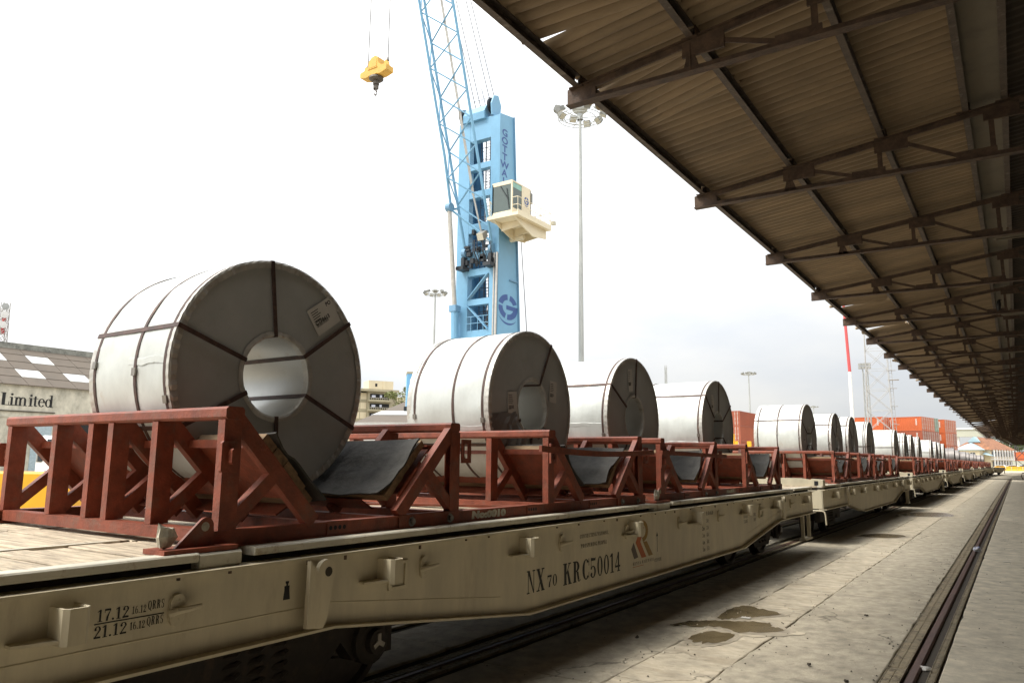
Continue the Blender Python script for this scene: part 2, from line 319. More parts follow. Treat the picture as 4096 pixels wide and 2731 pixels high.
# ---- small condensed serif face
def _arc(cx, cy, rx, ry, t0, t1, th, tv, n=14):
    o = []; i_ = []
    for k in range(n+1):
        t = R(t0+(t1-t0)*k/n); c, s = math.cos(t), math.sin(t)
        o.append((cx+rx*c, cy+ry*s)); i_.append((cx+(rx-th)*c, cy+(ry-tv)*s))
    return [[o[k], o[k+1], i_[k+1], i_[k]] for k in range(n)]
def _r(x0, y0, x1, y1): return [[(x0,y0),(x1,y0),(x1,y1),(x0,y1)]]
def _p(*a): return [list(a)]
def _ser(x, y, w=.34, h=.055): return _r(x-w/2, y, x+w/2, y+h)
TK = .19
def G(ch):
    t = TK
    if ch == 'N': return .84, _r(.12,0,.18,1)+_r(.64,0,.70,1)+_p((.08,1),(.28,1),(.70,0),(.62,0))+_ser(.15,0,.26)+_ser(.12,.945,.22)+_ser(.67,.945,.26)
    if ch == 'X': return .84, _p((.06,1),(.29,1),(.78,0),(.55,0))+_p((.62,1),(.70,1),(.22,0),(.14,0))+_ser(.18,0,.3)+_ser(.66,0,.32)+_ser(.18,.945,.32)+_ser(.66,.945,.28)
    if ch == 'K': return .86, _r(.13,0,.13+t,1)+_p((.60,1),(.69,1),(.32,.42),(.32,.52))+_p((.38,.58),(.52,.68),(.78,0),(.56,0))+_ser(.22,0,.36)+_ser(.22,.945,.36)+_ser(.64,.945,.28)+_ser(.67,0,.32)
    if ch == 'R': return .86, _r(.12,0,.12+t,1)+_arc(.32,.74,.36,.26,-90,90,t,.06)+_r(.2,.94,.34,1)+_r(.2,.48,.36,.54)+_p((.38,.52),(.58,.48),(.66,.12),(.5,.08))+_arc(.64,.12,.15,.12,180,350,.10,.05,6)+_ser(.21,0,.34)+_ser(.15,.945,.2)
    if ch == 'P': return .78, _r(.12,0,.12+t,1)+_arc(.32,.72,.36,.28,-90,90,t,.06)+_r(.2,.94,.34,1)+_r(.2,.44,.34,.5)+_ser(.21,0,.34)+_ser(.15,.945,.2)
    if ch == 'C': return .8, _arc(.43,.5,.37,.5,42,318,t,.055,20)+_r(.70,.66,.76,1)+_r(.70,.04,.745,.34)
    if ch == 'G': return .84, _arc(.43,.5,.37,.5,42,318,t,.055,20)+_r(.70,.66,.76,1)+_r(.58,.02,.58+t,.44)+_ser(.67,.4,.34)
    if ch == 'O': return .84, _arc(.42,.5,.37,.5,0,360,t,.055,24)
    if ch == 'Q': return .84, _arc(.42,.5,.37,.5,0,360,t,.055,24)+_p((.36,.12),(.5,.12),(.8,-.16),(.66,-.18))
    if ch == '0': return .66, _arc(.33,.5,.29,.5,0,360,.165,.055,24)
    if ch == '1': return .52, _r(.18,0,.18+.17,1)+_p((.02,.80),(.18,.86),(.35,1),(.22,1),(.02,.86))+_ser(.265,0,.42)
    if ch == '2': return .64, _arc(.32,.72,.27,.28,-10,180,.15,.06)+_p((.42,.66),(.58,.68),(.22,.16),(.04,.04))+_r(.04,0,.6,.15)+_arc(.15,.72,.1,.09,0,360,.1,.09,8)
    if ch == '3': return .64, _arc(.28,.75,.27,.25,-80,160,.15,.055)+_arc(.28,.28,.30,.28,-170,90,.16,.055)
    if ch == '4': return .66, _r(.36,0,.36+.16,1)+_p((.40,1),(.50,1),(.10,.28),(.02,.28))+_r(.02,.22,.64,.32)+_ser(.44,0,.34)
    if ch == '5': return .66, _r(.08,.48,.13,1)+_p((.08,1),(.5,.96),(.58,1.0),(.56,.84),(.08,.84))+_arc(.29,.30,.31,.30,-160,150,.17,.055,18)+_arc(.14,.2,.09,.08,0,360,.09,.08,8)
    if ch == '6': return .66, _arc(.33,.30,.29,.30,0,360,.15,.055,20)+_arc(.40,.46,.36,.54,80,200,.16,.05,10)
    if ch == '7': return .62, _r(.04,.84,.58,1)+_p((.5,.86),(.58,.9),(.40,.34),(.36,0),(.18,0),(.24,.36))+_r(.04,.68,.09,.9)
    if ch == 'S': return .66, _arc(.33,.74,.27,.26,40,270,.15,.06,14)+_arc(.33,.26,.28,.28,-140,90,.15,.06,14)+_r(.56,.68,.6,1)+_r(.06,0,.1,.32)
    if ch == 'L': return .72, _r(.13,0,.13+t,1)+_r(.13,0,.66,.055)+_p((.6,0),(.66,0),(.66,.32),(.62,.32))+_ser(.22,.945,.36)
    if ch == 'E': return .74, _r(.13,0,.13+t,1)+_r(.04,0,.66,.055)+_r(.04,.945,.64,1)+_r(.3,.48,.5,.53)+_r(.62,0,.66,.28)+_r(.6,.74,.64,1)+_r(.48,.36,.52,.64)
    if ch == 'T': return .78, _r(.29,0,.29+t,1)+_r(.04,.945,.74,1)+_r(.04,.72,.08,1)+_r(.70,.72,.74,1)+_ser(.385,0,.36)
    if ch == 'I': return .46, _r(.13,0,.13+t,1)+_ser(.225,0,.36)+_ser(.225,.945,.36)
    if ch == 'A': return .84, _p((.36,1),(.48,1),(.78,0),(.56,0))+_p((.36,1),(.42,1),(.2,0),(.14,0))+_r(.26,.28,.6,.33)+_ser(.17,0,.26)+_ser(.67,0,.32)
    if ch == 'D': return .82, _r(.13,0,.13+t,1)+_arc(.32,.5,.42,.5,-90,90,t,.055,16)+_r(.04,0,.34,.055)+_r(.04,.945,.34,1)
    if ch == 'Y': return .8, _p((.05,1),(.28,1),(.5,.42),(.34,.42))+_p((.62,1),(.7,1),(.48,.42),(.42,.42))+_r(.33,0,.33+t,.46)+_ser(.42,0,.34)+_ser(.16,.945,.3)+_ser(.66,.945,.26)
    if ch == 'W': return 1.1, _p((.04,1),(.24,1),(.42,0),(.34,0))+_p((.56,1),(.50,1),(.34,0),(.40,0))+_p((.44,1),(.62,1),(.80,0),(.72,0))+_p((.98,1),(.92,1),(.72,0),(.78,0))+_ser(.12,.945,.28)+_ser(.52,.945,.28)+_ser(.95,.945,.24)
    if ch == 'i': return .42, _r(.12,0,.12+.16,.68)+_r(.03,.63,.2,.68)+_ser(.2,0,.34,.05)+_arc(.2,.88,.1,.09,0,360,.1,.09,10)
    if ch == 'm': return 1.16, _r(.12,0,.28,.68)+_r(.03,.63,.2,.68)+_ser(.2,0,.32,.05)+_arc(.36,.46,.21,.24,0,165,.15,.07,9)+_r(.42,0,.57,.48)+_ser(.5,0,.28,.05)+_arc(.68,.46,.24,.24,0,165,.15,.07,9)+_r(.77,0,.92,.48)+_ser(.85,0,.3,.05)
    if ch == 't': return .46, _r(.12,.1,.27,.84)+_r(.02,.63,.42,.68)+_arc(.27,.12,.15,.12,180,330,.14,.06,6)
    if ch == 'e': return .62, _arc(.31,.34,.27,.35,0,325,.15,.06,18)+_r(.12,.35,.57,.41)
    if ch == 'd': return .72, _arc(.30,.34,.26,.35,0,360,.15,.06,18)+_r(.44,0,.60,1)+_r(.34,.95,.5,1)+_r(.5,0,.7,.05)
    if ch == '.': return .28, _arc(.13,.09,.1,.09,0,360,.1,.09,10)
    return .36, []
def serif(txt, h, sx=1.0, gap=.06):
    """text as thin raised print; x right, y up"""
    mb = MB(); x = 0; z = 0
    for ch in txt:
        w, polys = G(ch)
        for poly in polys:
            z = (z+1) % 9
            mb.add([((x+a)*h*sx, b*h, z*.00007) for a, b in poly], [tuple(range(len(poly)))])
        x += w+gap
    mb.w = x*h*sx
    return mb
def on_plane(mb, origin, ux, uy, un=None):
    ux = Vector(ux); uy = Vector(uy); n = ux.cross(uy); o = Vector(origin)
    mb.v = [tuple(o+ux*p[0]+uy*p[1]+n*p[2]) for p in mb.v]; return mb

# ================================================================== GROUND
XC = -4.87                                     # centre line of the loaded track
BY, BR = 112.0, 345.0                          # where the yard tracks start to bend right
def bend(y): return (y-BY)**2/(2*BR) if y > BY else 0.0
def head(y): return -(y-BY)/BR if y > BY else 0.0
g = MB(); g.box(-600, 600, -200, 1500, -.6, -.03)
ground = tag(mk('ground', g, 'ground'), kind='structure')
_jit = {}
def jit(x, y):
    k = (round(x, 2), round(y, 2))
    if abs(x+1.06) < .02 or abs(x+.66) < .02: return (random.gauss(0, .0015), 0)
    if k not in _jit: _jit[k] = (random.gauss(0, .007), random.gauss(0, .006))
    return _jit[k]
def slab_mesh(x0, x1, y0, y1, j=.0035):
    mb = MB(); n = 26; m = 6; P = []
    P += [(x0+(x1-x0)*i/m, y0, 0, 1) for i in range(m)]+[(x1, y0+(y1-y0)*i/n, -1, 0) for i in range(n)]
    P += [(x1-(x1-x0)*i/m, y1, 0, -1) for i in range(m)]+[(x0, y1-(y1-y0)*i/n, 1, 0) for i in range(n)]
    out = []; inn = []
    for x, y, nx, ny in P:
        jx, jy = jit(x, y); w = random.uniform(.5, 1.6)*(j*2.2 if ny else j*.45); chip = .012 if random.random() < .10 else 0
        cx = (1 if x < (x0+x1)/2 else -1); cy = (1 if y < (y0+y1)/2 else -1)
        out.append((x+jx+(nx or (cx if abs(x-x0) < 1e-6 or abs(x-x1) < 1e-6 else 0))*(w+chip), y+jy+(ny or (cy if abs(y-y0) < 1e-6 or abs(y-y1) < 1e-6 else 0))*(w+chip)))
    k = len(out); c = ((x0+x1)/2, (y0+y1)/2)
    inn = [(a+(c[0]-a)*.008/(abs(c[0]-a)+1e-3)*(abs(c[0]-a) > .02), b+(c[1]-b)*.008/(abs(c[1]-b)+1e-3)*(abs(c[1]-b) > .02)) for a, b in out]
    h = random.uniform(-.002, .002)
    mb.add([(a, b, h) for a, b in inn]+[(a, b, -.008) for a, b in out]+[(a, b, -.05) for a, b in out],
           [tuple(range(k))]+[(r_*k+i, (r_+1)*k+i, (r_+1)*k+(i+1)%k, r_*k+(i+1)%k) for r_ in (0, 1) for i in range(k)])
    return mb
rows = [-5.4, .1] + [5.45+5.32*i for i in range(19)]
cols = [(-3.93, -2.82, 'concrete'), (-2.82, -2.15, 'concrete2'), (-2.15, -1.06, 'concrete'), (-.66, 3.3, 'slabright'), (3.3, 7, 'slabright'),
        (-5.27, -4.45, 'concrete'), (-9.4, -5.86, 'concrete')]
for ci, (x0, x1, mm) in enumerate(cols):
    off = (ci % 3)*.12
    for y0, y1 in zip(rows, rows[1:]):
        if y1 > BY: break
        o = mk('slab', slab_mesh(x0, x1, y0+off, y1+off), mm, ground)
tag(mk('joint_filler', MB().add([(-9.4,-5.4,-.024),(7,-5.4,-.024),(7,107,-.024),(-9.4,107,-.024)], [(0,1,2,3)]), 'gap'), kind='structure')
far = MB()                                     # beyond the bend: one sheet of paving
far.add([(-40,106.8,-.008),(60,106.8,-.008),(160,420,-.008),(-200,420,-.008)], [(0,1,2,3)])
far.add([(-300,-40,-.008),(-9.42,-40,-.008),(-9.42,106.7,-.008),(-300,106.7,-.008)], [(0,1,2,3)])
tag(mk('pavement', far, 'concrete'), kind='structure')

def curve_pts(x, y0, y1, step): 
    n = max(1, int((y1-y0)/step)); return [(x+bend(y0+(y1-y0)*i/n), y0+(y1-y0)*i/n) for i in range(n+1)]
def rail_mesh(x, y0, y1, w=.072):
    mb = MB(); prof = [(-w/2,-.03),(-w/2,-.008),(-w/2+.012,.004),(w/2-.012,.004),(w/2,-.008),(w/2,-.03)]
    pts = [(x, y0), (x, BY)]+curve_pts(x, BY, y1, 6)[1:]
    vs = [(px+a, py, b) for px, py in pts for a, b in prof]; m = len(prof)
    mb.add(vs, [(i*m+k, (i+1)*m+k, (i+1)*m+k+1, i*m+k+1) for i in range(len(pts)-1) for k in range(m-1)]); return mb
def gutter_mesh(x0, x1, y0, y1, z=-.035):
    mb = MB(); pts = [(0, y0), (0, BY)]+[(p[0], p[1]) for p in curve_pts(0, BY, y1, 6)[1:]]
    vs = [q for px, py in pts for q in ((x0+px,py,z),(x1+px,py,z))]
    mb.add(vs, [(2*i, 2*i+1, 2*i+3, 2*i+2) for i in range(len(pts)-1)]); return mb
# slotted steel cover panels
PL = 2.27
def panel(w, rows_, pitch=.055):
    mb = MB(); mb.box(0, w, .006, PL-.006, -.03, -.010)
    n = int((PL-.04)/pitch); cw = (w-.012)/rows_
    for r_ in range(rows_):
        for i in range(n):
            y = .02+i*pitch; mb.add([(.008+r_*cw,y,-.010),(.008+r_*cw+cw-.008,y,-.010),(.008+r_*cw+cw-.008,y+pitch*.6,-.010),(.008+r_*cw,y+pitch*.6,-.010),
                 (.008+r_*cw,y+.004,.001),(.008+r_*cw+cw-.008,y+.004,.001),(.008+r_*cw+cw-.008,y+pitch*.55,.001),(.008+r_*cw,y+pitch*.55,.001)],
                 [(4,5,6,7),(0,1,5,4),(1,2,6,5),(2,3,7,6),(3,0,4,7)])
    for a in (0, w-.006): mb.box(a, a+.006, .006, PL-.006, -.012, .003)
    return mb
pm2, pm1 = gm(panel(.135, 2), 'grate'), gm(panel(.055, 1), 'grate')
pmt = gm(panel(.085, 1), 'grate')
def plain(w):
    mb = MB(); mb.cbox(0, w, .008, PL-.008, -.03, 0, .006, 'y'); return gm(mb, 'grate')
pp2, pp1, ppt = plain(.135), plain(.055), plain(.085)
def track(name, xr, left, right, y0, y1, dark):
    t = tag(link(name, None, None, (0,0,0)), kind='structure')
    mk('rail', rail_mesh(xr, y0, y1), 'rail', t); mk('rail_gutter', gutter_mesh(dark[0], dark[1], y0, y1), 'mud', t)
    y = 5.105-PL*4
    while y < 98:
        for x, near, farm in ((left), (right)):
            if near is None: continue
            o = link('cover_plate', near if y < 34 else farm, t, (x, y, random.uniform(-.003, .002)), random.uniform(-.0012, .0012))
        y += PL
    return t
track('crane_track', -.848, (-1.045, pm2, pp2), (-.738, pm1, pp1), -12, 200, (-1.06, -.66))
track('wagon_track', XC+.70, (XC+.56, pmt, ppt), (XC+.76, pmt, ppt), -12, 250, (XC+.40, XC+.95))
track('wagon_track', XC-.70, (XC-.87, pmt, ppt), (XC-.63, pmt, ppt), -12, 250, (XC-1.0, XC-.40))
# puddles in the pale strip
def blob(pts, z):
    mb = MB(); n = len(pts); P = []
    for i in range(n):                                  # rounded outline
        p0, p1, p2, p3 = (Vector(pts[(i+k-1) % n]) for k in range(4))
        for t in (0, .15, .3, .45, .6, .75, .9):
            q = .5*((2*p1)+(p2-p0)*t+(2*p0-5*p1+4*p2-p3)*t*t+(3*p1-p0-3*p2+p3)*t**3)
            P.append((q.x+random.gauss(0,.008), q.y+random.gauss(0,.028), z))
    return mb.add(P, [tuple(range(len(P)))])
for pts, z, mm in (([(-2.865,8.38),(-2.925,8.92),(-2.83,9.3),(-2.61,9.2),(-2.36,9.03),(-2.55,8.72),(-2.72,8.5)], .0062, 'water'),
          ([(-3.16,7.74),(-3.01,8.14),(-2.76,8.3),(-2.55,8.42),(-2.336,8.45),(-2.25,8.3),(-2.123,8.16),(-2.426,7.85),(-2.75,7.95)], .0066, 'water'),
          ([(-2.786,7.31),(-2.73,7.71),(-2.486,7.70),(-2.473,7.33),(-2.626,7.18)], .0064, 'water'),
          ([(-3.3,19.4),(-3.1,20.4),(-2.6,20.6),(-2.3,20.1),(-2.6,19.5)], .0064, 'water'), ([(-3.5,28.2),(-3.1,30.2),(-2.3,30.5),(-1.9,29),(-2.5,28)], .0064, 'water')):
    if len(sum([list(p) for p in pts], [])) < 8: continue
    tag(mk('puddle', blob(pts, z), mm), kind='structure')
    cx = sum(p[0] for p in pts)/len(pts); cy = sum(p[1] for p in pts)/len(pts)
    for di, f in enumerate((1.34, 1.22, 1.10)):
        tag(mk('damp_patch', blob([(cx+(p[0]-cx)*f*random.uniform(.95,1.08), cy+(p[1]-cy)*f*random.uniform(.95,1.06)) for p in pts], z-.0045+.0013*di+.0001*len(pts)), 'damp%d' % di), kind='structure')
# litter
def crumple(r, sq, seed):
    rnd = random.Random(seed); mb = MB(); mb.ico((0,0,r*sq), r, 9, sq)
    mb.v = [(x*rnd.uniform(.55,1.3), y*rnd.uniform(.55,1.3), max(.002, z*rnd.uniform(.6,1.25))) for x, y, z in mb.v]; return mb
tag(mk('plastic_bag', crumple(.075, .7, 3), 'bagb', None, (-.80, 17.6, .0)), 'crumpled blue and white plastic bag lying on the rail', 'plastic bag')
tag(mk('plastic_wrapper', crumple(.055, .35, 5), 'paper', None, (-.785, 7.5, -.03)), 'clear plastic wrapper lying in the groove beside the near rail', 'wrapper')
for i, (x, y, lab) in enumerate(((-2.62, 8.58, 'white paper scrap between the dark puddles'), (-.3, 16.1, 'white paper scrap on the slab right of the rail'), (-.16, 28.5, 'white strip of paper far down the right hand slab'))):
    tag(mk('paper_scrap', MB().box(-.05, .05, -.03, .03, 0, .004), 'paper', None, (x, y, .008), .4*i), lab, 'paper scrap')
for i, (x, y, lab) in enumerate(((-3.2, 7.0, 'dark pebble left of the puddles in the shadow edge'), (-1.6, 6.95, 'dark pebble on the slab near the bottom edge of the picture'), (-1.25, 6.6, 'dark pebble nearest to the grated rail'), (-1.55, 9.5, 'small dark pebble on the slab right of the puddles'))):
    tag(mk('pebble', crumple(.022, .6, 11+i), 'gap', None, (x, y, .004)), lab, 'pebble')

# loose grit and chips of concrete
for nm, mname, n_, sz in (('grit', 'gap', 900, .008), ('concrete_chips', 'stone', 500, .010)):
    mb = MB(); rnd = random.Random(n_)
    for _ in range(n_):
        y = 4+30*rnd.random()**1.6; x = rnd.choice((rnd.uniform(-3.9,-1.1), rnd.gauss(-2.15,.08), rnd.gauss(-2.82,.1), rnd.gauss(-1.12,.06), rnd.uniform(-.62,1.5)))
        r_ = sz*rnd.uniform(.3,1.5); a = rnd.uniform(0,6); c_, s_ = math.cos(a)*r_, math.sin(a)*r_; z = .004
        mb.add([(x+c_,y+s_,z),(x-s_*.8,y+c_*.8,z),(x-c_,y-s_*1.1,z),(x+s_,y-c_,z),(x,y,z+r_*.9)], [(0,1,4),(1,2,4),(2,3,4),(3,0,4)])
    tag(mk(nm, mb, mname), 'loose %s strewn on the paving beside the tracks' % ('dark grit' if nm == 'grit' else 'pale concrete chips'), 'grit', kind='stuff')

# ================================================================== FLAT WAGONS
HL = 7.7; PITCH = 16.37; Y1 = 8.29
def web_profile():
    B = [(-HL,.73),(-5.05,.73),(-2.9,.465),(2.95,.465),(5.05,.73),(HL,.73)]
    return B
def side_sill(sx):
    mb = MB(); B = web_profile(); xo = sx*1.405
    poly = [(y,z) for y,z in B]+[(HL,1.12),(-HL,1.12)]
    mb.prism(poly, xo-sx*.012, xo, 'x')
    mb.box(min(xo-sx*.10, xo+sx*.05), max(xo-sx*.10, xo+sx*.05), -HL, HL, 1.121, 1.137)
    for (a, za), (b, zb) in zip(B, B[1:]):
        x0, x1 = sorted((xo-sx*.09, xo+sx*.062)); mb.add([(x0,a,za-.016),(x1,a,za-.016),(x1,b,zb-.016),(x0,b,zb-.016),(x0,a,za-.001),(x1,a,za-.001),(x1,b,zb-.001),(x0,b,zb-.001)],
            [(0,3,2,1),(4,5,6,7),(0,1,5,4),(1,2,6,5),(2,3,7,6),(3,0,4,7)])
    return mb
def weld_bead(y0, y1, dz):
    mb = MB(); B = web_profile(); pts = []
    for (a, za), (b, zb) in zip(B, B[1:]):
        n = 6
        for i in range(n+1):
            y = a+(b-a)*i/n
            if y0 <= y <= y1: pts.append((1.405, y, za+(zb-za)*i/n+dz+random.uniform(-.0015,.0015)))
    return mb.tube(pts, .0045, 5)
pk_y = [-6.57,-4.59,-2.93,-.835,1.04,3.14,4.84,7.04]
def stake_pocket():
    mb = MB(); w, d, t = .056, .135, .012; z0, z1 = -.075, .075; c = .02
    P = [(0,-w),(d-c,-w),(d,-w+c),(d,w-c),(d-c,w),(0,w),(0,w-t),(d-c-t*.5,w-t),(d-t,w-c-t*.3),(d-t,-w+c+t*.3),(d-c-t*.5,-w+t),(0,-w+t)]
    n = len(P)
    vs = [(x,y,z0) for x,y in P]+[(x,y,z1) for x,y in P]
    fs = [(i,(i+1)%n,n+(i+1)%n,n+i) for i in range(n)]
    k = 6
    for z in (0, n):
        for i in range(5): fs.append((z+i, z+i+1, z+n-2-i, z+n-1-i))
    mb.add(vs, fs)
    mb.prism([(0,-w-.16),(.05,-w-.16),(d*.8,-w-.001),(0,-w-.001)], z0+.012, z0+.024, 'z')
    return mb
def rope_hook():
    mb = MB(); n = 8; h, w = .075, .038
    P = []
    for s, c0 in ((1, h-w), (-1, -h+w)):
        for k in range(n+1):
            a = (0 if s > 0 else math.pi)+math.pi*k/n; P.append((w*math.cos(a), c0+w*math.sin(a)))
    mb.prism(P, 0, .022, 'x')
    for z in (.045, -.045): mb.lathe([(.014,.0),(.014,.013),(.022,.011),(.025,.0)], 8, 'x', (0,0,z))
    mb.tube([(.01,-.034,-.012),(.04,-.01,.0),(.055,.04,.004),(.055,.105,.01)], .021, 8, True, .011)
    return mb
def lift_lug():
    mb = MB(); P = []
    for k in range(9): a = math.pi*k/8; P.append((.035+.065*math.cos(a), .255+.065*math.sin(a)))
    P = [(.10,.255)]+P[1:]; poly = [(-.09,.32),(-.10,-.045),(.02,-.06)]+[(.045,-.02)]+P
    mb.prism(poly, 0, .03, 'x'); mb.lathe([(.0305,.0),(.0305,.03)], 14, 'x', (0,.05,.24)); return mb
def lug_hole(): return MB().lathe([(.0315,.0),(.0315,.028)], 14, 'x', (0,.045,.25))
def text_wagon(t, mb, ysign_origin, mname, name):
    y, z = ysign_origin; on_plane(mb, (1.4062, y, z), (0,1,0), (0,0,1)); return mk(name, mb, mname, t)
def edge_strip(y0, y1):
    mb = MB(); mb.cbox(1.30, 1.408, y0+.004, y1-.004, 1.176, 1.221, .008, 'y'); return mb
def wheel():
    mb = MB(); mb.lathe([(-.06,0),(-.06,.13),(-.03,.15),(-.03,.36),(-.065,.38),(-.065,.42),(.05,.425),(.065,.455),(.085,.455),(.085,.38),(.02,.36),(.02,.15),(.07,.12),(.07,0)], 28); return mb
def side_frame():
    mb = MB()
    P = [(-1.15,.62),(-1.15,.36),(-.78,.36),(-.66,.50),(-.42,.26),(.42,.26),(.66,.50),(.78,.36),(1.15,.36),(1.15,.62),(.85,.66),(.35,.80),(-.35,.80),(-.85,.66)]
    mb.prism(P, -.06, .06, 'x'); return mb
wh_m, sf_m = gm(wheel(), 'wheel'), gm(side_frame(), 'undergear')
ax_m = gm(MB().lathe([(-1.0,.0),(-1.0,.075),(1.0,.075),(1.0,0)], 10), 'undergear')
def spring_nest():
    mb = MB()
    for dy in (-.17, 0, .17):
        pts = [(.075*math.cos(t*.9), dy+.075*math.sin(t*.9), .34+t*.0088) for t in range(0, 36)]
        mb.tube(pts, .018, 5)
    return mb
sp_m = gm(spring_nest(), 'undergear')
cap_m = gm(MB().lathe([(0,.155),(.08,.155),(.10,.12),(.10,.085),(.14,.08),(.14,0)], 18), 'undergear')
def cap_bolt():
    mb = MB()
    for a in (90, 210, 330): mb.beam((.145,0,0), (.145,.055*math.cos(R(a)),.055*math.sin(R(a))), .03, .012, (1,0,0))
    return mb
cb_m = gm(cap_bolt(), 'bolt')
def make_bogie(t, yc, detail):
    b = link('bogie', gm(MB().box(-1.0,1.0,-.28,.28,.50,.70).box(-.9,.9,-.05,.05,.35,.5), 'undergear'), t, (0,yc,0))
    for sy in (-.915, .915):
        link('axle', ax_m, b, (0,sy,.455))
        for sx in (-.73, .73):
            o = link('wheel', wh_m, b, (sx,sy,.455)); o.rotation_euler = (0,0,0 if sx < 0 else math.pi)
        if detail:
            for sx in (-1.02, 1.02):
                o = link('axle_box', cap_m, b, (sx,sy,.47), 0 if sx > 0 else math.pi)
                o = link('axle_cap', cb_m, b, (sx,sy,.47), 0 if sx > 0 else math.pi)
    for sx in (-1.0, 1.0):
        link('side_frame', sf_m, b, (sx,0,0)); link('spring_nest', sp_m, b, (sx,0,0))
    return b
pocket_m, hook_m, lug_m, lugh_m = gm(stake_pocket(), 'cream'), gm(rope_hook(), 'cream'), gm(lift_lug(), 'cream'), gm(lug_hole(), 'gap')
def end_board():
    mb = MB(); mb.prism([(-1.40,1.20),(1.18,1.20),(1.18,1.335),(.98,1.365),(-1.1,1.365),(-1.40,1.33)], 0, .03, 'y')
    mb.prism([(1.181,1.17),(1.42,1.17),(1.42,1.335),(1.181,1.352)], -.02, .20, 'y')
    return mb
def make_wagon(name, label, loc, rz, near):
    t = thing(name, label, 'flat wagon', loc, rz, 'flat wagons of the coil train')
    for sx in (1, -1): mk('side_sill', side_sill(sx), 'cream', t)
    for y in pk_y: link('stake_pocket', pocket_m, t, (1.405, y, .992))
    for y in ([-6.04,-4.2,-2.3,-.95,.53,1.98,3.99,5.91] if near else [-6.04,-2.3,.53,3.99]): link('rope_hook', hook_m, t, (1.405, y, .965))
    for y, s in ((-5.19, 1), (5.19, 1)):
        l = link('lifting_lug', lug_m, t, (1.468, y, .80)); link('lug_hole', lugh_m, l, (0,0,0)) 
    mk('underfloor', MB().box(-1.36, 1.33, -HL+.02, HL-.02, 1.138, 1.170), 'undergear', t)
    for a in (-HL, HL-.06): mk('end_beam', MB().box(-1.385, 1.385, a, a+.06, .735, 1.118), 'cream', t)
    mk('centre_sill', MB().box(-.25, .25, -HL+.06, HL-.06, .50, 1.10).box(-.11, .11, -HL-.52, -HL, .80, .98).box(-.11, .11, HL, HL+.52, .80, .98), 'undergear', t)
    eb = mk('end_board', end_board(), 'cream', t, (0,-HL+.04,0)); mk('board_slot', MB().box(1.245, 1.325, -.024, -.0202, 1.215, 1.31), 'dark', eb)
    mk('shunter_handle', MB().tube([(1.15,-HL-.10,.70),(1.40,-HL-.10,.70),(1.445,-HL-.10,.68),(1.46,-HL-.10,.62),(1.47,-HL-.10,.42)], .016, 7), 'cream', t)
    mk('step_frame', MB().box(1.30,1.36,HL-.62,HL-.57,.25,.715).box(1.30,1.36,HL-.12,HL-.07,.25,.715).box(1.26,1.39,HL-.64,HL-.05,.22,.249), 'cream', t)
    bolts = MB()
    y = -7.5
    while y < 7.5:
        if min(abs(y-p) for p in pk_y) > .16: bolts.box(1.425, 1.436, y, y+.014, 1.092 if random.random() < .5 else 1.104, 1.120)
        y += random.choice((.29, .4, .52))
    tag(mk('flange_bolts', bolts, 'canopysteel', t), kind='stuff')
    for a, b in ((-HL,-5.93),(-5.60,-3.90),(-3.90,-.18),(.36,3.2),(3.2,5.95),(6.26,HL)): mk('edge_strip', edge_strip(a, b), 'stripcream', t)
    for a, b in ((-5.93,-5.67),(-.18,.28),(5.95,6.2)): mk('side_bracket', MB().cbox(1.30,1.402,a+.006,b-.006,1.139,1.215,.01,'y'), 'stripcream', t)
    mk('edge_strip', MB().cbox(-1.408,-1.30,-HL,HL,1.176,1.221,.008,'y'), 'stripcream', t)
    mk('floor_edge', MB().box(1.25,1.335,-HL+.01,HL-.01,1.1705,1.1755), 'undergear', t)
    pw = .192
    def planks(ys):
        out = []
        for y in ys:
            for x0, x1 in ((-1.296,-.62),(-.615,.515),(.565,1.296)): out.append((x0+random.uniform(0,.006), x1-random.uniform(0,.006), y+random.uniform(.003,.008), y+pw-random.uniform(.003,.008)))
        return out
    n = int(2*HL/pw); ys = [-HL+pw*i for i in range(n)]
    nearys = [y for y in ys if y < -5.4] if near else []
    for x0, x1, a, b in planks(nearys):
        h = random.uniform(-.004, .004)
        mk('deck_plank', MB().cbox(x0, x1, a, b, 1.175+h, 1.211+h*1.5, .005, 'x'), 'wood', t, None, None)
    rest = MB()
    for x0, x1, a, b in planks([y for y in ys if y not in nearys]):
        h = random.uniform(-.003, .003); rest.box(x0, x1, a, b, 1.1752, 1.212+h)
    tag(mk('deck_planks', rest, 'wood', t), kind='stuff')
    mk('deck_bar', MB().box(.52, .56, -HL+.1, (-5.87 if near else HL-.1), 1.19, 1.222), 'stripcream', t)
    for yc in (-5.265, 5.265): make_bogie(t, yc, near)
    mk('brake_gear', MB().box(.2,.32,-2.6,-1.8,.40,.58).tube([(.5,-4,.5),(.5,4,.42)], .02, 6).box(.35,.5,-1.1,-1.0,.36,.5).box(.95,1.1,-.75,-.66,.32,.5), 'undergear', t)
    return t
wnames = ['nearest cream flat wagon with black lettering on its fish belly side', 'second cream flat wagon, behind the gap after the lettered one', 'third cream flat wagon from the near end of the train',
          'fourth cream flat wagon from the near end, carrying the last white coils', 'fifth cream flat wagon, first one with bare grey coils', 'sixth cream flat wagon from the near end of the train',
          'seventh cream flat wagon, small and far down the track', 'eighth cream flat wagon, second from the far end', 'farthest cream flat wagon at the bend, without load']
def wagon_pos(k):
    y = Y1+PITCH*k; return (XC+bend(y), y, 0), head(y)
wag = []
for k in range(2):
    p, a = wagon_pos(k); wag.append(make_wagon('flat_wagon', wnames[k], p, a, k == 0))
tree2 = remember(wag[1])
for k in range(2, 9):
    p, a = wagon_pos(k); wag.append(dup(wag[1], p, a, wnames[k], tree2, ('flange_bolts','brake_gear','lug_hole') if k > 4 else ()))
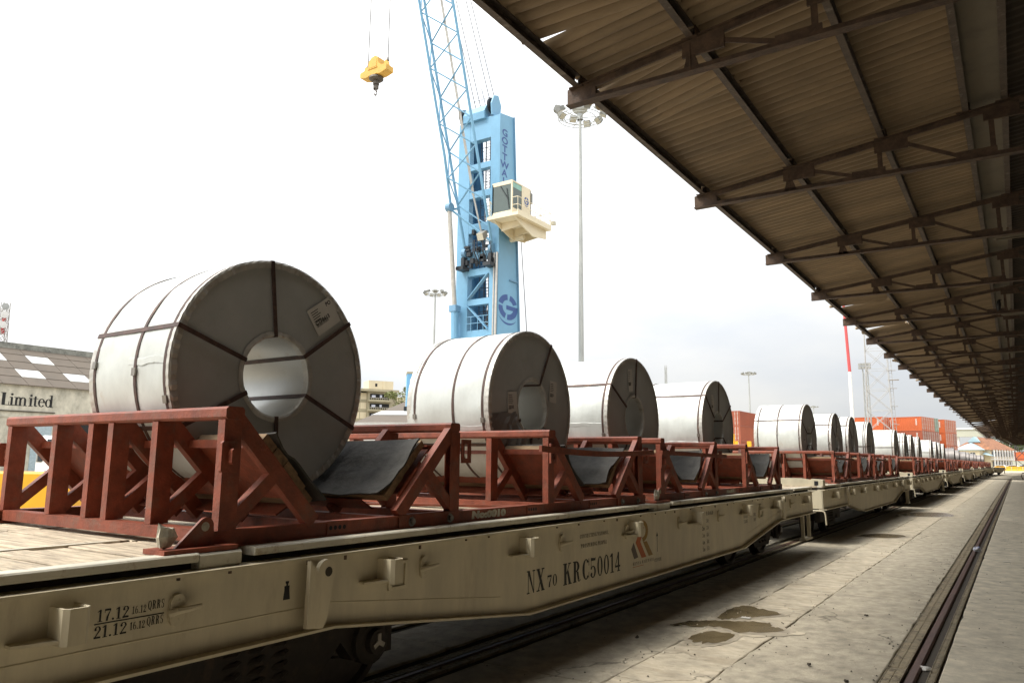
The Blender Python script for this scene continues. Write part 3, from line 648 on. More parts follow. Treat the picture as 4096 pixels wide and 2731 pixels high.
# lettering of the nearest wagon
t0 = wag[0]
def lay(txt, h, y0, y1, z, mname='black', kind=serif):
    mb = serif(txt, h); s = (y1-y0)/mb.w; mb.v = [(x*s, y, zz) for x, y, zz in mb.v]
    on_plane(mb, (1.4064, y0-Y1, z), (0,1,0), (0,0,1)); return mk('lettering', mb, mname, t0)
TK = .22
lay('NX', .185, 5.42, 5.72, .60); lay('70', .10, 5.75, 5.93, .612); lay('KRC50014', .188, 6.02, 7.21, .592)
TK = .19
lay('CONNECTING NATIONS.', .034, 6.34, 6.94, .976); lay('PROSPERING PEOPLE', .036, 6.36, 6.90, .887)
lay('17.12', .052, 1.87, 2.02, .968); lay('16.12', .034, 2.03, 2.10, .978); lay('QRRS', .040, 2.105, 2.19, .986)
lay('21.12', .052, 1.86, 2.015, .898); lay('16.12', .034, 2.025, 2.10, .908); lay('QRRS', .040, 2.105, 2.19, .914)
mk('lettering', MB().box(1.4052, 1.4066, 1.86-Y1, 2.19-Y1, .957, .962), 'black', t0)
lay('KENYA RAILWAYS', .032, 7.50, 8.06, .606, 'grey'); lay('CENTER', .036, 8.07, 8.27, .585, 'black')
mk('lettering', MB().box(1.4052, 1.4066, 7.5-Y1, 7.78-Y1, .585, .590), 'orange', t0)
lay('RE LOAD', .050, 9.62, 10.08, 1.0)
for i, (a, b) in enumerate((('m','30t'),('2m','35t'),('3m','45t'),('4m','50t'),('5m','55t'))):
    z = .905-.088*i; lay(a, .05, 9.63, 9.74, z); lay(b, .05, 9.79, 9.89, z)
lay('LOAD', .046, 11.42, 11.62, .87); lay('TARE', .046, 11.42, 11.62, .795); lay('70T', .046, 11.92, 12.05, .87); lay('24T', .046, 11.92, 12.05, .795)
mb = MB()                                                  # small jack symbol and up arrow
mb.prism([(-.03,-.04),(.03,-.04),(.022,.01),(.022,.035),(-.022,.035),(-.022,.01)], 1.4052, 1.4062).prism([(-.007,.0),(.007,0),(.007,.045),(.014,.05),(.014,.06),(-.014,.06),(-.014,.05),(-.007,.045)], 1.4055, 1.4068)
mb.v = [(x, y*.8+2.925-Y1, z+.955) for x, y, z in mb.v]; mk('jack_symbol', mb, 'black', t0)
mb = MB().prism([(8.16-Y1,.905),(8.185-Y1,.86),(8.135-Y1,.86)], 1.4052, 1.4064).box(1.4052,1.4064,8.158-Y1,8.164-Y1,.69,.86); mk('jack_symbol', mb, 'black', t0)
def logo(polys, mname):
    mb = MB()
    for P in polys: mb.prism([(y-Y1, z) for y, z in P], 1.4052, 1.4064)
    mk('logo_stripe', mb, mname, t0)
logo([[(7.47,.775),(7.53,.84),(7.64,.68),(7.54,.67)]], 'grey')
logo([[(7.72,.99),(7.81,.985),(7.70,.835),(7.85,.665),(7.73,.665),(7.58,.835)]], 'orange')
logo([[(7.77,.83),(7.87,.83),(8.03,.672),(7.92,.668)]], 'gold')
_a = [(7.76+.15*math.sin(R(a)), .945+.115*math.cos(R(a))) for a in range(-5, 186, 15)]; _b = [(7.755+.09*math.sin(R(a)), .945+.07*math.cos(R(a))) for a in range(186, -6, -15)]
for i in range(len(_a)-1): logo([[_a[i], _a[i+1], _b[-2-i], _b[-1-i]]], 'gold')
fr = MB(); 
for a, b, c, d in ((3.745,3.93,.852,.872),(3.745,3.93,1.012,1.032),(3.745,3.775,.872,1.012),(3.9,3.93,.872,1.012)): fr.box(1.4053,1.418,a-Y1,b-Y1,c,d)
mk('placard_frame', fr, 'cream', t0)
fr = MB()
for a, b, c, d in ((12.2,12.4,.83,.85),(12.2,12.4,.93,.95),(12.2,12.23,.85,.93),(12.37,12.4,.85,.93)): fr.box(1.4053,1.43,a-Y1,b-Y1,c,d)
mk('placard_frame', fr, 'cream', t0)
mk('weld_bead', weld_bead(-7.6, -2.95, .125), 'cream', t0); mk('weld_bead', weld_bead(3.3, 7.6, .125), 'cream', t0)

# ================================================================== COIL CRADLES
ZD = 1.217                                   # deck
RA = [(0.0, 1), (2.09, -1), (3.41, 1), (5.50, -1)]     # rack positions along the cradle, facing direction
PX = [-1.235, -.57, -.10, .14, .63, 1.27]
def rack_parts(mode):
    """meshes of one rack facing +y with its outer face at y=0"""
    d = {}
    d['top_rail'] = gm(MB().cbox(-1.295, 1.31, -.004, .115, 1.904, 1.974, .014, 'x'), 'red')
    d['post'] = gm(MB().box(-.03, -.022, .0085, .112, 1.311, 1.903).box(.022, .03, .0085, .112, 1.311, 1.903).box(-.03, .03, 0, .008, 1.311, 1.903), 'red')
    d['slant_bar'] = gm(MB().beam((0,.09,1.90), (0,.665,1.315), .056, .095, (0,.7,.7)), 'red')
    d['strut'] = gm(MB().beam((0,.09,1.355), (0,.385,1.62), .055, .075, (0,.7,-.7)), 'red')
    return d
RP = rack_parts(0)
def bearing_plate():
    mb = MB(); mb.beam((0,.255,1.795), (0,.60,1.455), 2.44, .010, (0,.7,.7)); mb.box(-1.22, 1.22, .218, .30, 1.788, 1.800); mb.box(-1.22, 1.22, .214, .222, 1.752, 1.799); return gm(mb, 'red')
RP['bearing_plate'] = bearing_plate()
def foot_plate():
    mb = MB(); mb.beam((0,.62,1.345), (0,.74,1.41), 2.0, .010, (0,-.5,.8)); return gm(mb, 'red')
RP['foot_plate'] = foot_plate()
def board(i, seed):
    rnd = random.Random(seed*10+i); mb = MB(); s = .012+.112*i; L = .108
    o = Vector((0,.30,1.805)); dr = Vector((0,.713,-.701)); nr = Vector((0,.701,.713))
    a = o+dr*s+nr*.005; x0, x1 = -1.21+rnd.uniform(-.02,.02), 1.21+rnd.uniform(-.03,.02)
    q = [a, a+dr*L, a+dr*L+nr*(.052+rnd.uniform(-.004,.004)), a+nr*(.052+rnd.uniform(-.004,.004))]
    mb.prism([(p.y,p.z) for p in q], x0, x1); return gm(mb, 'timber')
BD = [[board(i, s) for i in range(5)] for s in range(2)]
def mat_mesh(seed):
    rnd = random.Random(seed); o = Vector((0,.27,1.85)); dr = Vector((0,.713,-.701)); nr = Vector((0,.701,.713)); nx, ns = 26, 10; mb = MB(); vs = []
    ph = [rnd.uniform(0, 6) for _ in range(6)]
    for i in range(nx+1):
        x = -1.235+2.47*i/nx
        Lx = .66+.010*math.sin(x*7+ph[0])+rnd.uniform(-.006,.006)
        for k in range(ns+1):
            s = .085+(Lx-.09)*k/ns
            lift = .066+.010*math.sin(x*3.1+ph[1]+s*4)+.009*math.sin(s*13+ph[2])+(.014*max(0,(k-ns+2)/2) if seed % 2 else .006*max(0,(k-ns+2)/2))+(.012 if i in (0,nx) else 0)
            if k/ns > (.55 if seed % 2 else .35): lift += .014
            lift += .006*math.sin(x*11+ph[4]+s*17)*math.sin(s*9+ph[5])
            p = o+dr*s+nr*lift; xe = x+(.02*math.sin(s*9+ph[3]) if i in (0,nx) else 0); vs.append((xe, p.y, p.z))
    m = ns+1; fs = [(i*m+k, (i+1)*m+k, (i+1)*m+k+1, i*m+k+1) for i in range(nx) for k in range(ns)]
    n0 = len(vs); vs2 = [(x, y-.009, z-.009) for x, y, z in vs]
    rim = [i*m for i in range(nx+1)]+[nx*m+k for k in range(1,m)]+[i*m+ns for i in range(nx-1,-1,-1)]+[k for k in range(ns-1,0,-1)]
    mb.add(vs+vs2, fs+[tuple(n0+j for j in f[::-1]) for f in fs]+[(rim[i], rim[(i+1)%len(rim)], n0+rim[(i+1)%len(rim)], n0+rim[i]) for i in range(len(rim))])
    me = gm(mb, 'rubber'); me.polygons.foreach_set('use_smooth', [True]*len(me.polygons)); 
    try: me.set_sharp_from_angle(angle=R(40))
    except Exception: pass
    return me
MT = [mat_mesh(i) for i in range(4)]
def mat_studs():
    mb = MB(); o = Vector((0,.27,1.85)); dr = Vector((0,.713,-.701)); nr = Vector((0,.701,.713))
    for x in (1.13, -1.13):
        for s in (.10,.26,.42,.58):
            p = o+dr*s+nr*.085; mb.ico((x, p.y, p.z), .016, 6, .8)
    return gm(mb, 'bolt')
STD = mat_studs()
bolt_m = gm(MB().lathe([(0,0),(0,.022),(.02,.022),(.02,0)], 6).lathe([(-.004,0),(-.004,.034),(.001,.034),(.001,0)], 10), 'bolt')
hole_plate = MB().box(0, .006, -.085, .085, -.04, .04); hp_m = gm(hole_plate, 'red')
hh = MB(); [hh.lathe([(.0065,0),(.0065,.014)], 10, 'x', (0,y,0)) for y in (-.057,-.019,.019,.057)]; hh_m = gm(hh, 'dark')
def lash_lug():
    mb = MB(); P = [(-.10,0),(.10,0),(.075,.06)]+[(.045+.045*math.cos(R(a)), .095+.045*math.sin(R(a))) for a in range(-10, 140, 15)]; P = [(-.11,0),(.115,0),(.105,.09)]+[(.06+.045*math.cos(R(a)), .10+.045*math.sin(R(a))) for a in range(0, 150, 15)]
    mb.prism(P, 0, .018); mb.box(-.11, .075, -.20, .22, -.024, 0.0); return gm(mb, 'red')
lash_m = lash_lug(); lashh = MB().lathe([(.0186,0),(.0186,.024)], 12, 'x', (0,.055,.098)).lathe([(-.0006,0),(-.0006,.024)], 12, 'x', (0,.055,.098)); lashh_m = gm(lashh, 'stone')
loop_m = gm(MB().box(0,.02,-.03,.075,-.09,-.055).box(0,.02,-.03,.075,.055,.09).box(0,.02,.05,.075,-.055,.055).box(0,.02,-.03,-.01,-.055,.055), 'red')
clamp_m = gm(MB().cbox(0,.02,-.06,.045,-.085,.085,.012,'x').cbox(.02,.055,-.02,.03,-.04,.045,.01,'x'), 'red')
def make_cradle(name, label, loc, rz, no, bars, studs):
    t = thing(name, label, 'steel cradle', loc, rz, 'red steel coil cradles on the wagons')
    z0, z1 = ZD+.002, 1.310
    for sx in (-1, 1):
        xa, xb = sorted((sx*1.21, sx*1.30)); xw = sorted((sx*1.282, sx*1.29))
        for a, b in ((-.06, 2.75), (2.755, 5.56)):
            mb = MB(); mb.box(xa, xb, a, b, z1-.010, z1).box(xa, xb, a, b, z0, z0+.010).box(xw[0], xw[1], a, b, z0+.010, z1-.010); mk('base_beam', mb, 'red', t)
        for a, b in ((1.42, 2.14), (4.84, 5.56)):
            xx = sorted((sx*1.291, sx*1.303)); mk('joint_plate', MB().cbox(xx[0], xx[1], a, b, z0, z1+.008, .008, 'y'), 'red', t)
    for y in (0.0, .74, 1.33, 2.0, 3.41, 4.15, 4.74, 5.41):
        mk('cross_beam', MB().box(-1.206, 1.206, y, y+.09, z1-.010, z1-.001).box(-1.206, 1.206, y, y+.008, z0+.02, z1-.0105), 'red', t)
    mk('angle_brace', MB().beam((-1.15,2.2,z1-.03),(1.15,3.3,z1-.03),.07,.02), 'red', t)
    for ri, (y0, s) in enumerate(RA):
        rot = 0 if s > 0 else math.pi
        def put(nm, me, x=0.0):
            return link(nm, me, t, (x if s > 0 else x, y0, 0), rot)
        put('top_rail', RP['top_rail'])
        xs = PX if ri in (0, 2) else PX[:2]+PX[4:]
        if ri == 2: xs = PX[:2]+PX[4:]
        for x in xs:
            put('post', RP['post'], x); put('slant_bar', RP['slant_bar'], x); put('strut', RP['strut'], x)
        put('bearing_plate', RP['bearing_plate']); put('foot_plate', RP['foot_plate'])
        for i in range(5): put('bearer_board', BD[ri % 2][i])
        put('rubber_mat', MT[(ri+no) % 4])
        if studs: put('mat_studs', STD)['kind'] = 'stuff'
    for i, y in enumerate((.86, 3.15, 4.3)):
        p = link('stacking_plate', hp_m, t, (1.2905, y, 1.272)); link('plate_holes', hh_m, p, (0,0,0))
    for y in (1.55, 4.95): link('bolt', bolt_m, t, (1.304, y, 1.265))
    for y in (1.98, 5.35): link('bolt', bolt_m, t, (1.304, y, 1.265))
    for y in (-.15,):
        for x in (1.31, -1.36):
            l = link('lashing_lug', lash_m, t, (x, y, ZD+.026)); link('lug_hole', lashh_m, l, (0,0,0))
    link('bar_clamp', clamp_m, t, (1.31, .03, 1.70)); link('bar_clamp', clamp_m, t, (-1.33, .03, 1.70))
    link('bar_clamp', loop_m, t, (1.31, 2.12, 1.76)); link('bar_clamp', loop_m, t, (1.31, 3.44, 1.76)); link('bar_clamp', loop_m, t, (1.31, 5.53, 1.76))
    for kind in bars:
        if kind == 'bent':
            n = 10; mb = MB(); P = [(1.345+.0*i, 3.20+2.50*i/n, 1.80-.035*math.sin(math.pi*(i/n))) for i in range(n+1)]
            for a, b in zip(P, P[1:]): mb.beam(a, b, .03, .055)
            mk('securing_bar', mb, 'red', t)
        else: mk('securing_bar', MB().beam((1.345,-.08,1.80),(1.345,2.32,1.775),.03,.05), 'red', t)
    return t
clabels = []
def cradle_at(k, u): 
    yl = [2.53-Y1, 8.56-Y1][u]; (x, y, z), a = wagon_pos(k)
    return (x-math.sin(a)*yl, y+math.cos(a)*yl, 0), a
crn = [['nearest red cradle with six posts in its front rack, painted number 10', 'second red cradle on the nearest wagon, painted number 11']]
for k, nm in enumerate(('second','third','fourth','fifth','sixth','seventh','eighth')):
    crn.append(['red steel cradle at the near end of the %s wagon' % nm, 'red steel cradle at the far end of the %s wagon' % nm])
cra = {}
cra[0,0] = make_cradle('coil_cradle', crn[0][0], *cradle_at(0,0), 0, ['bent'], False)
cra[0,1] = make_cradle('coil_cradle', crn[0][1], *cradle_at(0,1), 1, ['straight'], False)
cra[1,0] = make_cradle('coil_cradle', crn[1][0], *cradle_at(1,0), 2, ['straight'], True)
trc = remember(cra[1,0])
for k in range(1, 8):
    for u in (0, 1):
        if (k, u) == (1, 0): continue
        p, a = cradle_at(k, u)
        cra[k,u] = dup(cra[1,0], p, a, crn[k][u], trc, () if k < 3 else (('plate_holes','lug_hole','bolt','bearer_board','angle_brace') if k < 5 else ('plate_holes','lug_hole','bolt','bearer_board','angle_brace','foot_plate','lashing_lug','stacking_plate','joint_plate','bar_clamp','mat_studs')))
# chalk numbers on the cradle beams
def chalk(txt, t, y, w, z, h):
    rnd = random.Random(4); mb = sans(txt, h*1.35, .006, 1, 'LEFT', 1.05); wd = max(v[0] for v in mb.v); s = w/wd
    mb.v = [(x*s+.10*yy, yy*(1+.06*math.sin(x*40)), 0) for x, yy, zz in mb.v]
    on_plane(mb, (1.2912, y, z), (0,1,0), (0,0,1)); return mk('chalk_number', mb, 'stone', t)
chalk('No:0010', cra[0,0], 2.27, .47, 1.245, .052); chalk('No:0011', cra[0,1], 2.47, .40, 1.248, .045)
# chipped blocks beside the lashing lugs
for (x, y, lab) in ((-3.56, 2.225, 'chipped white block wedged beside the front lashing lug of the nearest cradle'), (-6.28, 2.27, 'chipped white block beside the lug at the left picture edge'), (-3.53, 8.33, 'chipped white block between the two cradles of the nearest wagon')):
    rnd = random.Random(int(x*100)); mb = MB().ico((0,0,.062), .062, 8, 1.15); mb.v = [(a*.75*rnd.uniform(.45,.8), b*rnd.uniform(.6,1.15), max(.001, c*rnd.uniform(.75,1.2))) for a, b, c in mb.v]
    tag(mk('chipped_block', mb, 'stone', None, (x, y, 1.243)), lab, 'chipped block')

# ================================================================== STEEL COILS
def ring_disc(mb, x, r0, r1, n):
    vs = [(x, r*math.cos(2*math.pi*k/n), r*math.sin(2*math.pi*k/n)) for r in (r0, r1) for k in range(n)]
    return mb.add(vs, [(k, (k+1)%n, n+(k+1)%n, n+k) for k in range(n)])
def coil(name, label, loc, rz, Rr, rb, L, seed, style, mat_='wrap', hoops=(.06,.42,.94), eyes=(), labels=(), detail=2, dents=(), seams=(), torn=()):
    rnd = random.Random(seed); h = L/2; n = 96 if detail == 2 else 48; t = thing(name, label, 'steel coil', loc, rz, 'steel coils on the train')
    mb = MB(); prof = []
    m = 14 if detail == 2 else 4
    for i in range(m+1): prof.append((-h+L*i/m, Rr))
    mb.lathe(prof, n)
    ph = [rnd.uniform(0, 6) for _ in range(4)]
    if detail == 2:
        vs = []
        for x, y, z in mb.v:
            a = math.atan2(z, y); s = x/h
            d = .0025*math.sin(3*a+ph[0]+s*2)+.002*math.sin(11*a+ph[1]+s*5)+.0015*rnd.uniform(-1, 1)
            if s < -.72: d += .006*max(0, math.sin(2*a+ph[2]))
            for da, ds, w, dep in dents:
                d -= dep*math.exp(-((a-da)**2+(s-ds)**2*.6)/w**2)
            f = (Rr+d)/Rr; vs.append((x, y*f, z*f))
        mb.v = vs
    mk('wrap', mb, mat_, t, smooth=True)
    # end sheets, bore
    ef = MB(); ring_disc(ef, h-.004, rb-.001, Rr-.004, n); mk('end_sheet', ef, 'face' if mat_ == 'wrap' else 'bare', t)
    ef = MB(); ring_disc(ef, -h+.004, rb-.001, Rr-.004, n); ef.f = [f[::-1] for f in ef.f]; mk('end_sheet', ef, 'face' if mat_ == 'wrap' else 'bare', t)
    bo = MB().lathe([(-h, rb), (h, rb)], 48 if detail == 2 else 24); bo.f = [f[::-1] for f in bo.f]; mk('bore', bo, 'bore', t, smooth=True)
    # crimped edge rings
    nn = 150 if detail == 2 else 48
    for sx in ((1, -1) if detail == 2 else (1,)):
        mb = MB(); vs = []
        for k in range(nn):
            a = 2*math.pi*(k+rnd.uniform(-.2,.2))/nn; w = (.004 if k % 2 else -.0008)+rnd.uniform(-.0015,.0015)
            dd = .048+rnd.uniform(-.004,.006)
            for (x, r) in ((h*sx-sx*.055, Rr+.003), (h*sx+sx*.002, Rr+.004+w*.4), (h*sx+sx*(.006+w), Rr-.010), (h*sx+sx*(.004+w), Rr-dd)):
                vs.append((x, r*math.cos(a), r*math.sin(a)))
        mb.add(vs, [(k*4+j, ((k+1)%nn)*4+j, ((k+1)%nn)*4+j+1, k*4+j+1) for k in range(nn) for j in range(3)]); mk('edge_ring', mb, 'crimp' if mat_ == 'wrap' else 'bare', t)
    mb = MB(); b = .035
    vs = []; nb = 40
    for k in range(nb):
        a = 2*math.pi*k/nb
        for x, r in ((h-.05, rb-.003), (h+.004, rb-.004+rnd.uniform(-.003,.003)), (h+.010, rb+.008), (h+.003, rb+b+rnd.uniform(-.005,.005))): vs.append((x, r*math.cos(a), r*math.sin(a)))
    mb.add(vs, [(k*4+j, ((k+1)%nb)*4+j, ((k+1)%nb)*4+j+1, k*4+j+1) for k in range(nb) for j in range(3)]); mk('bore_ring', mb, 'crimp' if mat_ == 'wrap' else 'bare', t, smooth=True)
    # circumferential straps
    for s in hoops:
        x = h-L*s; w = .014; e = .008
        mb = MB(); o = rnd.uniform(-.006,.006); e = .005; vs = []
        for k in range(n):
            a = 2*math.pi*k/n; xx = x+o*math.sin(2*a+ph[1]); 
            for dx, r in ((-w, Rr+.001), (-w, Rr+e), (w, Rr+e), (w, Rr+.001)): vs.append((xx+dx, r*math.cos(a), r*math.sin(a)))
        mb.add(vs, [(k*4+j, ((k+1)%n)*4+j, ((k+1)%n)*4+j+1, k*4+j+1) for k in range(n) for j in range(3)]); mk('hoop_strap', mb, 'strap', t)
        if detail == 2:
            a = rnd.uniform(2.9, 3.4); c, s_ = math.cos(a), math.sin(a); mk('strap_seal', MB().beam((x-.02, (Rr+.010)*c-.04*s_, (Rr+.010)*s_+.04*c), (x+.02, (Rr+.010)*c-.04*s_, (Rr+.010)*s_+.04*c), .05, .012, (0,c,s_)), 'bolt', t)
    # straps through the eye
    for deg, a2 in eyes:
        a = R(deg); c, s = math.cos(a), math.sin(a); w = .015; tg = (0, -s, c)
        def P(x, r, k): return (x, r*c+tg[1]*w*k, r*s+tg[2]*w*k)
        mb = MB(); ra = rb-.006
        loop = [(-h-.010, rb+.0), (-h-.010, Rr+.007), (h+.012, Rr+.007), (h+.012, ra), (-h-.010, ra)]
        inner = [(-h-.004, rb+.004), (-h-.004, Rr+.002), (h+.005, Rr+.002), (h+.005, ra+.006), (-h-.004, ra+.006)]
        for i in range(4):
            q = [loop[i], loop[i+1], inner[i+1], inner[i]]
            vs = [P(x, r, k) for k in (-1, 1) for x, r in q]
            mb.add(vs, [(0,1,5,4),(2,3,7,6),(0,4,7,3),(1,2,6,5),(3,2,1,0),(4,5,6,7)])
        mk('eye_strap', mb, 'strap', t)
    for (a_deg, x0, x1, hgt) in seams:              # overlapping edge of the wrapping sheet
        mb = MB(); nS = 22; vs = []
        for i in range(nS+1):
            x = h-L*(x0+(x1-x0)*i/nS); a = R(a_deg)+.006*math.sin(i*.5+ph[0])+rnd.uniform(-.003,.003)
            for da, dr in ((.05,.001), (0,.5*hgt*rnd.uniform(.7,1.3)), (-.008,.001)): vs.append((x, (Rr+dr)*math.cos(a+da), (Rr+dr)*math.sin(a+da)))
        mb.add(vs, [(i*3+k, i*3+k+1, i*3+k+4, i*3+k+3) for i in range(nS) for k in range(2)]); mk('wrap_seam', mb, mat_, t)
    for (a0, a1, r0, r1, amp) in torn:              # crumpled corner of the end sheet
        mb = MB(); na, nr = 12, 7; vs = []
        for i in range(na+1):
            for k in range(nr+1):
                a = R(a0+(a1-a0)*i/na); rr_ = r0+(r1-r0)*k/nr; ed = math.sin(math.pi*i/na)*math.sin(math.pi*min(1,(k+.6)/nr))
                vs.append((h+.006+amp*ed*rnd.uniform(.15,1.2), rr_*math.cos(a)+rnd.uniform(-.012,.012), rr_*math.sin(a)+rnd.uniform(-.012,.012)))
        mb.add(vs, [(i*(nr+1)+k, (i+1)*(nr+1)+k, (i+1)*(nr+1)+k+1, i*(nr+1)+k+1) for i in range(na) for k in range(nr)])
        mk('torn_sheet', mb, 'bare' if mat_ == 'wrap' else mat_, t)
    # paper labels on the near end
    for (ly, lz, lw, lh, ang, lines) in labels:
        mb = MB().box(0, .002, -lw/2, lw/2, -lh/2, lh/2); o = mk('paper_label', mb, 'paper', t, (h+.006, ly, lz)); o.rotation_euler = (R(ang), 0, 0)
        tx = MB(); rr = random.Random(seed+3)
        for i in range(lines):
            z = lh*.36-lh*.085*i
            if i == 5:
                y = -lw*.4
                while y < lw*.1: ww = rr.choice((.002,.003,.005)); tx.box(.0021, .0026, y, y+ww, z-lh*.16, z-lh*.02); y += ww+.004
            elif i < 5 or i > 6: tx.box(.0021, .0026, -lw*.42, -lw*.42+lw*rr.uniform(.25,.5), z-.003, z+.003)
        if tx.v: q = mk('label_print', tx, 'ink', o)
        if lines == 6:
            tb = sans('CTF8413', .042, .0015); on_plane(tb, (.0024, -lw*.42, -.03), (0,1,0), (0,0,1)); mk('label_print', tb, 'ink', o)
            tb = sans('PO', .042, .0015); on_plane(tb, (.0024, lw*.22, .055), (0,1,0), (0,0,1)); mk('label_print', tb, 'ink', o)
    return t
CY = [1.045, 4.455]
def coil_pos(k, i, X, dy=0, zc=2.25):
    u, j = divmod(i, 2); yl = [2.53-Y1, 8.56-Y1][u]+CY[j]+dy; (x, y, z), a = wagon_pos(k); xl = X-XC
    return (x+math.cos(a)*xl-math.sin(a)*yl, y+math.sin(a)*xl+math.cos(a)*yl, zc), a
# face (near end) lies at x = -4.30
def put(k, i, label, Rr, L, seed, xf=-4.30, dy=0, zc=None, **kw):
    if zc is None: zc = 1.395+Rr*1.055
    p, a = coil_pos(k, i, xf-L/2, dy, zc); return coil('steel_coil', label, p, a, Rr, kw.pop('rb', .275), L, seed, 0, **kw)
put(0, 0, 'nearest and largest white wrapped steel coil, six dark radial straps on its grey end', .817, .93, 1, dy=-.135, zc=2.262, rb=.285,
    hoops=(.045,.40,.93), eyes=((97,0),(36,0),(-24,0),(162,0),(-88,0),(-152,0)), labels=((.40,.50,.26,.21,36,6),), seams=((176,.02,.5,.004),), dents=((2.6,.1,.1,.008),(3.0,-.6,.14,.012)))
put(0, 1, 'second white wrapped coil with a crumpled lower end sheet and two paper labels', .82, 1.06, 2, dy=-.16, zc=2.255, hoops=(.07,.42,.90),
    eyes=((62,0),(-150,0),(-95,0)), labels=((-.40,.02,.17,.24,4,8),(.42,.20,.15,.24,-4,8)), rb=.29, dents=((2.9,.9,.3,.03),(2.4,-.3,.12,.012),(3.0,-.1,.1,.01)), seams=((196,.02,.98,.006),), torn=((188,252,.33,.80,.055),(-72,-40,.28,.36,.03)))
put(0, 2, 'third white wrapped coil, one label beside its top strap', .83, 1.3, 3, dy=-.17, zc=2.26, hoops=(.05,.96), eyes=((150,0),(84,0),(-128,0)), labels=((-.13,.52,.14,.30,6,8),), rb=.30, seams=((186,.02,.98,.008),), dents=((2.8,.3,.2,.012),))
put(0, 3, 'fourth white wrapped coil with a peeling horizontal fold, last on the nearest wagon', .83, 1.32, 4, dy=-.10, zc=2.265, hoops=(.05,.82,.97), eyes=((140,0),(84,0),(32,0),(-35,0),(-142,0)), labels=((-.28,.42,.13,.30,8,8),(.52,-.32,.13,.28,12,8)), rb=.28, seams=((197,.06,.98,.012),(202,.3,.98,.02)), dents=((2.7,.2,.12,.01),))
put(1, 0, 'fifth white coil with three hoop straps, first on the second wagon', .85, 1.12, 5, dy=-.12, zc=2.29, hoops=(.04,.50,.92), eyes=((150,0),(30,0),(-38,0),(-140,0)), labels=((-.5,.0,.12,.25,8,8),), rb=.27)
put(1, 1, 'sixth coil, weathered speckled wrap, second on the second wagon', .84, 1.05, 6, zc=2.27, hoops=(.06,.62), eyes=((145,0),(90,0),(-40,0)), labels=((.2,.5,.12,.25,0,8),), rb=.27)
put(1, 2, 'seventh coil, narrow visible white strip, third on the second wagon', .86, 1.1, 7, zc=2.29, hoops=(.06,.30), eyes=((140,0),(70,0),(-60,0)), rb=.27)
put(1, 3, 'eighth coil with a yellowed rusty top edge and dark end, last on the second wagon', .86, .95, 8, zc=2.29, hoops=(.05,.12), eyes=((-178,0),), rb=.24)
names_ = {2: ['ninth coil, wide and white, first on the third wagon', 'tenth coil, second on the third wagon', 'eleventh coil, third on the third wagon', 'twelfth coil, last on the third wagon'],
          3: ['thirteenth coil, wide and white, first on the fourth wagon', 'fourteenth coil, second on the fourth wagon', 'fifteenth coil, third on the fourth wagon', 'sixteenth coil, last white one on the fourth wagon']}
for k in (2, 3):
    for i in range(4):
        put(k, i, names_[k][i], (.84, .83, .83, .83)[i], (1.25, 1.0, .9, .95)[i], 20+k*4+i, hoops=(.05, .18) if i else (.06,), eyes=((175,0),) if i % 2 == 0 else ((150,0),(-150,0)), detail=1)
nb = 0
for k in (4, 5, 6, 7):
    for i in (1, 3):
        nb += 1
        nm = ('first','second','third','fourth','fifth','sixth','seventh','farthest')[nb-1]
        put(k, i, '%s bare grey steel coil behind the white wrapped ones' % nm, .74+(.03 if nb == 1 else 0), 1.35, 60+nb, mat_='bare', hoops=(.3,.62), detail=1)

# ================================================================== CANOPY over the platform side
BAY, T0 = 3.877, 6.62
canopy = thing('canopy_shed', 'long dark corrugated canopy on rusty steel trusses along the right side of the train', 'canopy', (0,0,0))
def zr(x): return 5.665+.12*(x+3.42)         # top of the truss top chord
PUR = [-3.60, -2.33, -1.15, -.20, .22]
def chord(p, q, w=.105, t=.012, d=.06, up=1):
    """double angle: flat flange plus upright leg"""
    mb = MB(); p = Vector(p); q = Vector(q); mb.beam(p, q, w, t)
    mb.beam(p+Vector((0,0,up*d/2)), q+Vector((0,0,up*d/2)), .026, d); return mb
tr_b = gm(chord((-3.74,0,5.455), (4.6,0,5.40)), 'canopysteel')
tr_t = gm(chord((-3.70,0,zr(-3.70)-.004), (4.6,0,zr(4.6)-.004), .105, .012, .065, -1), 'canopysteel')
def web(p, q, w=.05): return gm(MB().beam(p, q, .012, w).beam((p[0],p[1]+.026,p[2]), (q[0],q[1]+.026,q[2]), w, .01), 'canopysteel')
webs = [web((-2.36,0,zr(-2.36)-.05),(-2.36,0,5.45),.09), web((-2.15,.0,zr(-2.15)-.09),(-1.42,0,5.47)), web((-1.20,0,5.46),(-1.20,0,zr(-1.2)-.05),.06),
        web((-.98,0,zr(-.98)-.09),(-.20,0,5.46)), web((.06,0,5.45),(.06,0,zr(.06)-.05),.06), web((.25,0,zr(.25)-.1),(1.2,0,5.45)), web((1.4,0,5.43),(1.4,0,zr(1.4)-.05),.06), web((1.6,0,zr(1.6)-.1),(2.9,0,5.43))]
def gus(x0, x1, z0, z1, y=.014): return gm(MB().prism([(x0,z0),(x1,z0),(x1,z1),(x0,z1)], -y, y, 'y'), 'canopysteel')
guss = [gus(-2.44,-2.02,zr(-2.2)-.20,zr(-2.3)-.0), gus(-1.55,-1.14,5.44,5.56), gus(-1.26,-.86,zr(-1.05)-.19,zr(-1.1)), gus(-.34,.10,5.43,5.56), gus(-.02,.36,zr(.15)-.19,zr(.1)), gus(-3.74,-3.40,5.46,zr(-3.6)-.0)]
stub = gm(MB().prism([(-2.44,5.45),(-2.26,5.45),(-2.31,5.60),(-2.40,5.60)], -.013, .013, 'y'), 'canopysteel')
